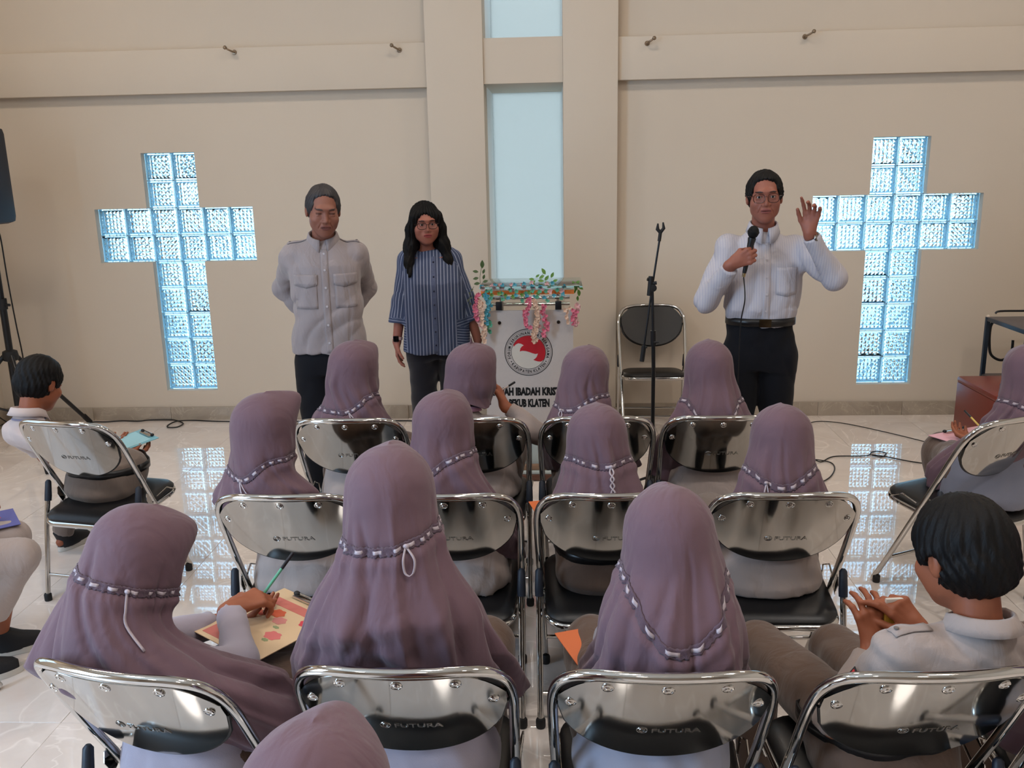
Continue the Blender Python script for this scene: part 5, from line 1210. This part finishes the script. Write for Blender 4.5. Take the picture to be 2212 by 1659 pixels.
def arc_text(txt, r, size, mid, top=True, sx=.92, bold=.012, sp=1.0):
    mb = MB(); ws = []
    for ch in txt:
        if ch == ' ': ws.append(.30*size); continue
        v, f = text_geo(ch, size, bold); ws.append((max(a for a, b in v)-min(a for a, b in v))*sx+size*.11)
    tot = sum(ws)*sp; s_ = -1 if top else 1; a = mid-s_*tot/2/r
    for ch, w in zip(txt, ws):
        ac = a+s_*w*sp/2/r; a += s_*w*sp/r
        if ch == ' ': continue
        v, f = text_geo(ch, size, bold); x0 = (max(q[0] for q in v)+min(q[0] for q in v))/2; rot = ac-pi/2 if top else ac+pi/2; cx, cz = LC[0]+r*cos(ac), LC[1]+r*sin(ac); c, s2 = cos(rot), sin(rot)
        mb.add([(cx+(q[0]-x0)*sx*c-(q[1]-size*.36)*s2, Yp-.0006, cz+(q[0]-x0)*sx*s2+(q[1]-size*.36)*c) for q in v], f)
    return mb
mb = arc_text('FORUM KERUKUNAN UMAT BERAGAMA', .1137, .0235, pi/2, True, .80, .026, 1.075); t2_ = arc_text('KABUPATEN KLATEN', .1137, .0235, -pi/2, False, .80, .026, 1.02); mb.add(t2_.v, t2_.f)
for a in (pi+.50, -.50): mb.add([(LC[0]+.1137*cos(a)+.0035*cos(k), Yp-.0006, LC[1]+.1137*sin(a)+.0035*sin(k)) for k in [2*pi*i/12 for i in range(12)]], [tuple(range(12))])
mb.build('emblem_lettering', INK, fp, smooth=False)
def line_text(txt, zc, cap, width, name):
    v, f = text_geo(txt, 1.0, .062); x0, x1 = min(a for a, b in v), max(a for a, b in v); h = max(b for a, b in v); sx, sz = width/(x1-x0), cap/h
    mb = MB(); mb.add([((a-(x0+x1)/2)*sx-.004, Yp-.0006, zc-cap/2+b*sz) for a, b in v], f); return mb.build(name, INK, fp, smooth=False)
line_text('RUMAH IBADAH KRISTEN', .537, .046, .455, 'lettering'); line_text('PEKUB KLATEN', .467, .046, .236, 'lettering')
# silk flower garland and leaf sprigs on the podium edge
gl = empty('flower_garland', (PX, -1.20, 1.15), 0, 'artificial garland of pink, teal and cream blossoms hanging over the podium top', 'garland')
PINK = mat('pink_petals', (206, 104, 124), .6); CRM = mat('cream_petals', (214, 178, 152), .6); TEAL = mat('teal_petals', (74, 150, 164), .6); GRN = mat('green_leaf', (104, 142, 62), .5); GRN2 = mat('dark_green_leaf', (70, 90, 50), .5); LPK = mat('pale_pink_petals', (216, 164, 160), .6); SEA = mat('sea_green_petals', (84, 156, 124), .6)
def leafgeo(mb, c, d, n, L, Wd):
    d, n = Vector(d).normalized(), Vector(n).normalized(); s = d.cross(n).normalized(); n = s.cross(d); c = Vector(c); pts = []
    prof = [(0, .05), (.15, .55), (.35, .95), (.55, 1), (.75, .72), (.9, .35), (1, 0.02)]
    vs = []
    for t, w in prof: m = c+d*(t*L)+n*(-.12*L*t*t); vs += [m-s*(w*Wd/2)+n*.08*Wd*w, m-n*.0006, m+s*(w*Wd/2)+n*.08*Wd*w]
    fs = []
    for i in range(6): a = 3*i; fs += [(a, a+3, a+4, a+1), (a+1, a+4, a+5, a+2)]
    mb.add(vs, fs)
def strand(x, z0, z1, m, y=-.20, dens=1.0, spread=.011, sz=.010, name='blossom_strand'):
    mb = MB(); n = int(abs(z0-z1)/.008*dens)+3; pts = []
    for k in range(n):
        t = k/(n-1); z = z0+(z1-z0)*t; cx = x+.008*sin(6*t+x*90)+rnd.uniform(-1, 1)*spread; cy = y+rnd.uniform(-1, 1)*spread; s_ = sz*rnd.uniform(.7, 1.15)
        for p in range(5):
            a = 2*pi*p/5+rnd.random(); leafgeo(mb, (cx-PX, cy, z-1.15), (cos(a), -.6, sin(a)), (-.2*cos(a), -1, .3), s_*1.5, s_*1.2)
    mb.tube([(x-PX, y, z0-1.15), (x-PX+.004, y, (z0+z1)/2-1.15), (x-PX, y, z1-1.15)], .0012, 5); o = mb.build(name, m, gl, ang=None); o['kind'] = 'stuff'; return o
for a in ((-.272, 1.115, .97, PINK, -.20, 1.5), (-.262, 1.07, .93, LPK, -.20, .7), (-.240, 1.08, .845, CRM, -.21, 1.5), (-.214, 1.11, .93, TEAL, -.20, 1.2), (-.206, .96, .895, SEA, -.20, .9), (.012, 1.09, .925, PINK, -.205, 1.1), (.062, 1.08, .84, CRM, -.215, 1.9), (.112, 1.05, .875, PINK, -.205, 1.0), (.075, 1.0, .93, LPK, -.20, .6), (.288, 1.05, .93, LPK, -.20, 1.3), (.276, 1.02, .94, PINK, -.21, .6), (.235, 1.03, .95, CRM, -.205, .6)): strand(*a)
def row(x0, x1, z, m, n, y=-.17, sz=.010):
    mb = MB()
    for k in range(n):
        x = x0+(x1-x0)*(k+rnd.random()*.6)/n; zz = z+rnd.uniform(-.012, .012); yy = y+rnd.uniform(-.02, .02)
        for p in range(5): a = 2*pi*p/5+rnd.random(); leafgeo(mb, (x-PX, yy, zz-1.15), (cos(a), -.5, sin(a)), (0, -1, .2), sz*1.5, sz*1.1)
    o = mb.build('blossoms', m, gl, ang=None); o['kind'] = 'stuff'
row(-.25, .25, 1.160, TEAL, 9, -.17); row(-.24, .24, 1.135, LPK, 9, -.18, .012); row(-.24, .20, 1.125, SEA, 10, -.185); row(-.20, .15, 1.165, LPK, 6, -.15); row(-.25, .10, 1.11, GRN, 8, -.19); row(-.1, .24, 1.10, TEAL, 7, -.19); row(-.22, .24, 1.085, SEA, 7, -.19)
def sprig(name, stem, leaves, m, label):
    o = empty(name, (PX, -1.20, 1.15), 0, label, 'leaf sprig'); mb = MB(); mb.tube(spline([(a-PX, -.05, b-1.15) for a, b in stem], 6), .0014, 6); mb.build('stem', m, o)
    for (x, z, dx, dz, L) in leaves:
        mb = MB(); d = Vector((dx, -.15, dz)).normalized(); leafgeo(mb, (x-PX-d.x*L/2, -.05, z-1.15-d.z*L/2), d, (.15*dz, -1, .25), L, L*.50); mb.build('leaf', m, o, ang=None)
    return o
sprig('leaf_sprig', [(-.262, 1.155), (-.262, 1.20), (-.252, 1.25)], [(-.247, 1.268, .05, 1, .048), (-.287, 1.227, -1, .2, .034), (-.240, 1.227, .35, .9, .030), (-.240, 1.195, .3, 1, .030), (-.287, 1.187, -1, -.15, .034), (-.232, 1.169, 1, .3, .032), (-.281, 1.157, -1, -.1, .036)], GRN2, 'dark green leaf sprig upright at the left corner of the podium')
sprig('leaf_sprig', [(.078, 1.155), (.088, 1.19), (.105, 1.21)], [(.106, 1.222, -.5, .9, .042), (.155, 1.200, .45, .9, .036), (.070, 1.196, .8, .6, .028), (.094, 1.190, .8, .5, .036), (.036, 1.178, -1, .15, .032), (.123, 1.183, .6, .8, .038), (.090, 1.168, 1, -.05, .036), (.171, 1.167, .9, .45, .032), (.044, 1.160, .6, .5, .034), (.127, 1.155, 1, -.4, .036)], GRN, 'bright green leaf sprig rising above the podium glass before the window')
sprig('leaf_sprig', [(.295, 1.16), (.300, 1.11), (.305, 1.06)], [(.280, 1.150, -.6, .8, .034), (.300, 1.155, .7, .6, .032), (.318, 1.125, .8, -.6, .036), (.290, 1.120, -.2, -1, .036), (.308, 1.095, .1, -1, .040), (.280, 1.10, -.7, -.7, .030), (.300, 1.062, .1, -1, .030)], GRN, 'green leaves hanging over the right corner of the podium')
sprig('leaf_sprig', [(-.30, 1.14), (-.325, 1.09), (-.33, 1.02)], [(-.312, 1.12, -.6, -.6, .022), (-.325, 1.10, .5, -.8, .020), (-.318, 1.075, -.7, -.5, .022), (-.335, 1.06, -.5, -1, .022), (-.322, 1.04, .4, -1, .020)], mat('dusty_green_leaf', (76, 84, 66), .6), 'thin dusty green twig hanging at the left side of the podium')

# ------------------------------------------------------------------ microphone stand
ms = empty('microphone_stand', (.690, -1.75, 0), 0, 'black boom microphone stand with empty clip, in front of the empty chair', 'microphone stand')
mb = MB(); mb.tube([(0, 0, .10), (-.002, 0, .76), (-.006, 0, .93)], .0105, 14); mb.build('lower_tube', BLACKMET, ms)
mb = MB(); mb.tube([(-.006, 0, .92), (-.015, 0, 1.175)], .0078, 12); mb.build('upper_tube', BLACKMET, ms)
mb = MB(); mb.tube([(-.005, 0, .88), (-.007, 0, .96)], .0155, 14); mb.tube([(-.006, -.01, .90), (.022, -.012, .90)], .006, 8); mb.build('clutch', BLACKMET, ms)
mb = MB(); mb.tube([(-.058, 0, .835), (-.020, 0, 1.16), (.020, 0, 1.45)], .0055, 10); mb.build('boom', BLACKMET, ms)
mb = MB(); mb.tube([(-.064, 0, .795), (-.054, 0, .880)], .0125, 12); mb.tube([(-.054, 0, .875), (-.040, -.01, .872)], .006, 8); mb.build('counterweight', RUBBER, ms)
mb = MB(); mb.tube([(-.030, 0, 1.145), (-.022, 0, 1.245)], .0135, 12); mb.lathe([(.001, -.014), (.019, -.012), (.019, .008), (.001, .010)], (-.012, 0, 1.185), 18, 'y'); mb.tube([(-.021, 0, 1.225), (-.042, -.004, 1.232)], .009, 10); mb.tube([(-.018, 0, 1.208), (.006, -.006, 1.212)], .009, 10); mb.build('boom_joint', RUBBER, ms)
mb = MB(); mb.tube([(.016, 0, 1.425), (.022, 0, 1.475)], .009, 12); mb.tube([(.022, 0, 1.468), (.006, 0, 1.486), (.008, 0, 1.515)], [.009, .010, .004], 10); mb.tube([(.022, 0, 1.470), (.038, 0, 1.490), (.034, 0, 1.520)], [.009, .009, .004], 10); mb.build('clip', RUBBER, ms)
for k in range(3):
    a = 2*pi*k/3+.5; mb = MB(); mb.tube([(0, 0, .155), (.28*cos(a), .28*sin(a), .012)], .0075, 10); mb.tube([(.272*cos(a), .272*sin(a), .016), (.30*cos(a), .30*sin(a), .011)], .010, 10); mb.build('leg', BLACKMET, ms)
mb = MB(); mb.lathe([(.011, .09), (.024, .10), (.024, .17), (.011, .18)], (0, 0, 0), 16); mb.build('hub', RUBBER, ms)

# ------------------------------------------------------------------ loudspeaker on a tripod, left
sp = empty('loudspeaker', (-3.51, -.83, 1.51), -.12, 'black box loudspeaker on a tripod at the left edge of the picture', 'loudspeaker')
mb = MB(); mb.box((0, 0, .31), (.40, .36, .60), .045); mb.build('cabinet', BLUEBLACK, sp)
mb = MB(); mb.box((0, -.182, .31), (.35, .012, .54), .005); mb.build('grille', mat('black_grille', (16, 17, 20), .6, bump=1, bscale=400), sp)
mb = MB(); mb.box((.15, 0, .004), (.03, .03, .016), .003); mb.build('rubber_foot', RUBBER, sp)
tp = empty('speaker_stand', (-3.44, -.75, 0), 0, 'black tripod stand under the loudspeaker, one leg reaching to the skirting', 'speaker stand')
mb = MB(); mb.tube([(0, 0, .62), (0, 0, 1.53)], .0175, 14); mb.build('pole', BLACKMET, tp)
mb = MB(); mb.tube([(0, 0, .22), (0, 0, 1.02)], .0225, 14); mb.build('sleeve', BLACKMET, tp)
mb = MB(); mb.tube([(0, 0, .97), (0, 0, 1.04)], .030, 14); mb.tube([(0, 0, 1.0), (.06, -.02, 1.0)], .009, 8); mb.build('collar', RUBBER, tp)
mb = MB(); mb.lathe([(.022, .62), (.045, .63), (.05, .66), (.045, .69), (.022, .70)], (0, 0, 0), 18); mb.build('hub', RUBBER, tp)
for k, (dx, dy) in enumerate(((.115, .65), (.43, -.48), (-.50, -.30))):
    mb = MB(); L = math.hypot(dx, dy); mb.tube([(dx/L*.04, dy/L*.04, .66), (dx, dy, .022)], .0145, 12); mb.tube([(dx*.45, dy*.45, .385), (0, 0, .26)], .008, 8); lg = mb.build('leg', BLACKMET, tp)
    mb = MB(); mb.tube([(dx*.93, dy*.93, .075), (dx*1.02, dy*1.02, .010)], .0185, 12); mb.build('rubber_foot', RUBBER, lg)
def cable(pts, r, label, m=CABLE, n=7, name='cable'):
    mb = MB(); mb.tube(spline(pts, n), r, 8); o = mb.build(name, m, ang=None); return tag(o, label, 'cable')
cable([(-3.46, -.66, 1.52), (-3.478, -.6, 1.42), (-3.474, -.6, 1.16), (-3.462, -.6, .85), (-3.455, -.59, .60), (-3.52, -.5, .25), (-3.55, -.35, .02), (-3.48, -.18, .008), (-3.36, -.12, .008)], .0048, 'black cable hanging down from the loudspeaker along the left wall side')
cable([(-3.38, -.13, .007), (-3.30, -.075, .007), (-3.21, -.075, .007), (-3.10, -.05, .007), (-2.97, -.062, .007), (-2.90, -.035, .007), (-2.80, -.03, .007), (-2.70, -.04, .007), (-2.62, -.10, .007), (-2.585, -.16, .010), (-2.60, -.225, .007), (-2.66, -.235, .007), (-2.69, -.18, .007), (-2.655, -.10, .014), (-2.56, -.05, .007), (-2.43, -.07, .007), (-2.28, -.085, .007), (-1.8, -.10, .007), (-.96, -.10, .007), (-.80, -.14, .007), (-.2, -.22, .007)], .0048, 'black cable with one loop lying along the skirting of the left wall half')
cable([(-3.98, -.55, .30), (-3.9, -.40, .20), (-3.78, -.30, .05), (-3.62, -.22, .008), (-3.46, -.15, .008)], .0048, 'black cable end drooping to the floor in the far left corner')
cable([(1.55, -1.35, .006), (1.66, -1.455, .006), (1.756, -1.383, .006), (1.839, -1.22, .006), (1.850, -1.10, .006), (1.77, -1.06, .012), (1.80, -1.085, .006), (1.90, -.985, .006), (2.06, -.975, .006), (2.128, -.960, .006), (2.165, -.90, .006), (2.215, -.885, .006), (2.245, -.93, .006), (2.19, -.995, .006), (2.14, -.975, .012), (2.20, -.975, .006), (2.341, -1.09, .006), (2.458, -1.15, .006), (2.58, -1.22, .006)], .0036, 'black cable curled into two loops on the bright floor reflection at right')

# ------------------------------------------------------------------ cabinet and rack, right
CHY = mat('cherry_laminate', (118, 46, 36), .32, var=.12, vscale=6, bump=.05, bscale=40); CHD = mat('dark_cherry_edge', (84, 32, 30), .35)
cb = empty('cabinet', (3.02, -1.21, 0), 0, 'red-brown wooden cabinet with rounded edges at the right', 'cabinet')
mb = MB(); mb.box((0, 0, .495), (.80, .50, .038), .016); mb.build('top', CHY, cb)
for q in (-1, 1): mb = MB(); mb.box((q*.385, 0, .24), (.028, .49, .478), .010); mb.build('side_panel', CHY, cb)
mb = MB(); mb.box((0, .235, .24), (.745, .012, .470)); mb.build('back_panel', CHD, cb)
mb = MB(); mb.box((0, -.228, .445), (.745, .022, .060), .006); mb.build('front_rail', CHY, cb)
mb = MB(); mb.box((0, .0, .30), (.745, .46, .016), .003); mb.build('shelf', CHY, cb)
for q in (-1, 1): mb = MB(); mb.box((q*.187, -.232, .155), (.36, .018, .27), .006); d = mb.build('door', CHY, cb); mb = MB(); mb.tube([(q*.04, -.25, .18), (q*.04, -.262, .19), (q*.04, -.262, .23), (q*.04, -.25, .24)], .004, 8); mb.build('handle', CHROME, d)
rk = empty('equipment_rack', (3.28, -.66, 0), 0, 'black metal rack with a hooked bar standing behind the red-brown cabinet', 'rack')
STB = mat('blue_black_steel', (40, 52, 66), .3, .5)
for i in (-1, 1):
    for j in (-1, 1): mb = MB(); mb.box((i*.245, j*.26, .39), (.026, .026, .775), .003); mb.build('post', STB, rk)
for z in (.765, .380, .10):
    for i in (-1, 1): mb = MB(); mb.box((i*.245, 0, z), (.022, .50, .026), .003); mb.build('rail', STB, rk)
    mb = MB(); mb.box((0, 0, z+.012), (.50, .52, .005), .001); mb.build('shelf', mat('grey_shelf', (92, 86, 88), .4), rk)
mb = MB(); mb.tube(spline([(-.20, .26, .80), (-.17, .262, .815), (0, .262, .815), (.17, .262, .815), (.2, .26, .80)], 5), .007, 8); mb.build('back_rail', BLACKMET, rk)
mb = MB(); mb.tube(spline([(-.205, .255, .755), (-.225, .255, .71), (-.222, .255, .60), (-.20, .255, .52), (-.13, .255, .485), (-.075, .255, .53), (-.070, .255, .62)], 7), .009, 10); mb.build('hook_bar', BLACKMET, rk)
mb = MB(); mb.lathe([(.001, 0), (.011, 0), (.012, .008), (.007, .016), (.001, .018)], (-.245, .26, .775), 14); mb.build('cap', mat('cream_plastic', (214, 200, 186), .4), rk)
cu = empty('plug', (3.16, -.84, .781), .4, 'white and blue plug lying on the rack top at the right edge', 'plug'); mb = MB(); mb.box((0, 0, .022), (.05, .045, .044), .010); mb.build('body', mat('white_plastic', (200, 205, 215), .4), cu); mb = MB(); mb.box((.034, 0, .018), (.024, .03, .022), .005); mb.build('blue_tip', mat('blue_plastic', (50, 80, 170), .4), cu)
cable([(3.20, -.86, .80), (3.10, -.90, .845), (3.035, -.93, .80), (3.01, -.945, .70), (2.985, -.955, .60), (2.93, -1.0, .535), (2.90, -1.10, .522), (2.96, -1.18, .522)], .0058, 'thick black cable hanging from the rack top onto the cabinet')
cable([(3.22, -.84, .80), (3.13, -.93, .815), (3.10, -.95, .72), (3.06, -.955, .60), (3.01, -1.0, .53), (2.98, -1.08, .522), (3.02, -1.15, .522)], .0050, 'thinner black cable hanging beside the thick one from the rack')
wm = empty('wireless_microphone', (2.735, -1.33, .5145), -.06, 'black wireless microphone lying on the red-brown cabinet', 'microphone'); Rx = Matrix.Rotation(pi/2, 3, 'Y')
mb = MB(); mb.ell((0, 0, .027), (.034, .027, .027), 18); mb.build('grille', mat('mic_mesh', (20, 20, 22), .5, .6, bump=.9, bscale=900), wm)
mb = MB(); mb.lathe([(.001, .02), (.026, .02), (.0265, .04), (.021, .055), (.0205, .21), (.018, .215), (.001, .215)], (0, 0, .027), 20, 'x'); mb.build('handle', mat('matt_black_metal', (22, 22, 24), .35), wm)
mb = MB(); mb.box((.10, -.019, .034), (.012, .006, .008), .002); mb.box((.135, -.019, .034), (.012, .006, .008), .002); mb.build('switch', mat('grey_plastic', (120, 120, 124), .4), wm)

# ------------------------------------------------------------------ wall brackets on the beams
BRS = mat('aged_nickel', (150, 132, 112), .3, .9)
for (x, y, z, s_, lb) in ((-1.985, -.07, 2.60, -1, 'small nickel wall bracket on the left beam, farther from the column'), (-.86, -.07, 2.585, -1, 'small nickel wall bracket on the left beam, next to the column'), (.795, -.07, 2.585, 1, 'small nickel wall bracket on the right beam, next to the column'), (1.825, -.07, 2.600, 1, 'small nickel wall bracket on the right beam, above the speaking man')):
    o = empty('wall_bracket', (x, y, z), 0, lb, 'bracket', 'curtain brackets on the beams')
    mb = MB(); mb.lathe([(.001, -.006), (.014, -.006), (.017, 0), (.001, 0)], (0, 0, 0), 16, 'y'); mb.build('plate', BRS, o)
    mb = MB(); mb.tube(spline([(0, -.004, 0), (0, -.035, 0), (s_*.012, -.055, .006), (s_*.030, -.062, .016)], 5), .0065, 10); mb.build('arm', BRS, o)
    mb = MB(); mb.ell((s_*.040, -.064, .024), (.013, .013, .013), 14); mb.build('knob', BRS, o)

# ------------------------------------------------------------------ things in hands and on laps
def board(name, loc, rz, tilt, w, l, m, label, roll=0, clip=True, deco=None, cat='clipboard'):
    o = empty(name, loc, rz, label, cat); o.rotation_euler = (tilt, roll, rz)
    mb = MB(); mb.box((0, 0, 0), (w, l, .003), .0012); mb.build('board', m, o)
    if clip:
        mb = MB(); mb.box((0, l/2-.018, .006), (.11, .022, .007), .002); mb.tube([(-.05, l/2-.006, .008), (.05, l/2-.006, .008)], .004, 8); c = mb.build('clip', CHROME, o)
        mb = MB(); mb.ell((-.055, l/2-.010, .009), (.010, .009, .007), 10); mb.ell((.055, l/2-.010, .009), (.010, .009, .007), 10); mb.build('clip_end', RUBBER, c)
    if deco: deco(o, w, l)
    return o
PAPER = mat('white_paper', (214, 210, 202), .8)
def deco_blue(o, w, l): mb = MB(); mb.box((0, -.01, .0024), (w*.86, l*.84, .0008)); mb.build('sheet', mat('light_blue_paper', (150, 196, 206), .6), o)
board('clipboard', (-1.889, -2.46, .575), -.75, .14, .21, .29, mat('light_blue_board', (120, 176, 190), .35), 'light blue clipboard on the knee of the boy at far left', deco=deco_blue)
def deco_flower(o, w, l):
    def pl(x, y, sx, sy, rgb, nm, n=20, z=.0020):
        mb = MB(); mb.add([(x+sx*cos(2*pi*k/n)*(1+.12*cos(6*2*pi*k/n)), y+sy*sin(2*pi*k/n)*(1+.12*cos(6*2*pi*k/n)), z) for k in range(n)], [tuple(range(n))]); mb.build(nm, mat('print_%d_%d_%d' % rgb, rgb, .5), o, smooth=False)
    for c_, d_ in (((-.05, -.115, .0017), (.09, .06, .0006)), ((.0, .095, .0017), (.17, .035, .0006))): mb = MB(); mb.box(c_, d_); mb.build('printed_block', mat('salmon_print', (196, 112, 102), .5), o)
    for q in ((-.02, .045, .022, .020, (206, 96, 64)), (.012, .02, .020, .018, (214, 140, 134)), (.075, .055, .018, .020, (206, 70, 84)), (.055, -.045, .024, .020, (214, 118, 116)), (-.055, .02, .016, .014, (196, 84, 60)), (.03, -.01, .010, .006, (140, 150, 110)), (.055, -.072, .010, .007, (140, 150, 110))): pl(q[0], q[1], q[2], q[3], q[4], 'printed_flower')
board('clipboard', (-0.593, -4.300, 0.651), -.52, -.06, .23, .32, mat('cream_board', (214, 186, 150), .4), 'cream clipboard printed with pink flowers, held by the girl at lower left', deco=deco_flower, roll=.10)
def deco_pink(o, w, l): pass
board('clipboard', (2.058, -2.47, .585), .35, -.05, .28, .28, mat('pink_board', (222, 164, 172), .5), 'pink clipboard on the lap of the girl at far right', roll=-.05)
board('folder', (-1.985, -3.42, 0.565), -.9, 0, .20, .28, mat('blue_red_cover', (92, 96, 160), .5), 'blue and red covered book on the knee at the left edge', clip=False, cat='folder', deco=lambda o, w, l: (lambda mb: mb.build('red_print', mat('red_print', (200, 60, 60), .5), o))(MB().add([(-.06, -.05, .0019), (.05, -.08, .0019), (.08, .04, .0019), (-.02, .09, .0019)], [(0, 1, 2, 3)])))
ORG = mat('orange_card', (214, 112, 62), .6)
board('folder', (.19, -3.30, .565), .25, .0, .20, .26, ORG, 'orange card folder on the lap of the belted girl in the middle row', clip=False, cat='folder')
board('folder', (.30, -4.28, .560), .35, .0, .20, .27, mat('orange_card_dull', (206, 110, 66), .6), 'orange card folder beside the girl with the V-shaped ribbon seam', clip=False, cat='folder')
def pen(loc, d, rgb, label, L=.14, r=.0042, tip=True):
    o = empty('pen', loc, 0, label, 'pen'); d = Vector(d).normalized(); R3 = Vector((0, 0, 1)).rotation_difference(d).to_matrix()
    mb = MB(); mb.lathe([(.0008, 0), (r*.8, .012), (r, .014), (r, L), (r*.6, L+.003)], (0, 0, 0), 10, rot=R3); mb.build('barrel', mat('pen_%d_%d_%d' % rgb, rgb, .35), o)
    mb = MB(); mb.lathe([(r*1.1, L*.66), (r*1.15, L*.665), (r*1.15, L+.004), (.001, L+.006)], (0, 0, 0), 10, rot=R3); mb.build('cap', mat('pen_cap_dark', (30, 28, 34), .35), o); return o
pen((-0.085, -2.62, 0.851), (0.067, .02, 0.037), (190, 180, 176), 'thin pen raised by the child in front of the podium', .085)
pen((-0.625, -4.270, 0.707), (.5, .55, .65), (96, 170, 140), 'green and black pen in the hand of the girl at lower left')
pen((2.118, -2.40, .60), (-.2, .8, .35), (214, 186, 96), 'yellow pencil above the pink clipboard at far right')
sn = empty('snack_wrapper', (0.975, -4.44, 0.752), .1, 'small yellow and white wrapper between the hands of the black-haired boy', 'wrapper'); mb = MB(); mb.box((0, 0, 0), (.05, .012, .055), .005); mb.build('yellow_face', mat('yellow_foil', (226, 176, 70), .35), sn); mb = MB(); mb.box((0, 0, .036), (.05, .010, .020), .004); mb.build('white_end', PAPER, sn)
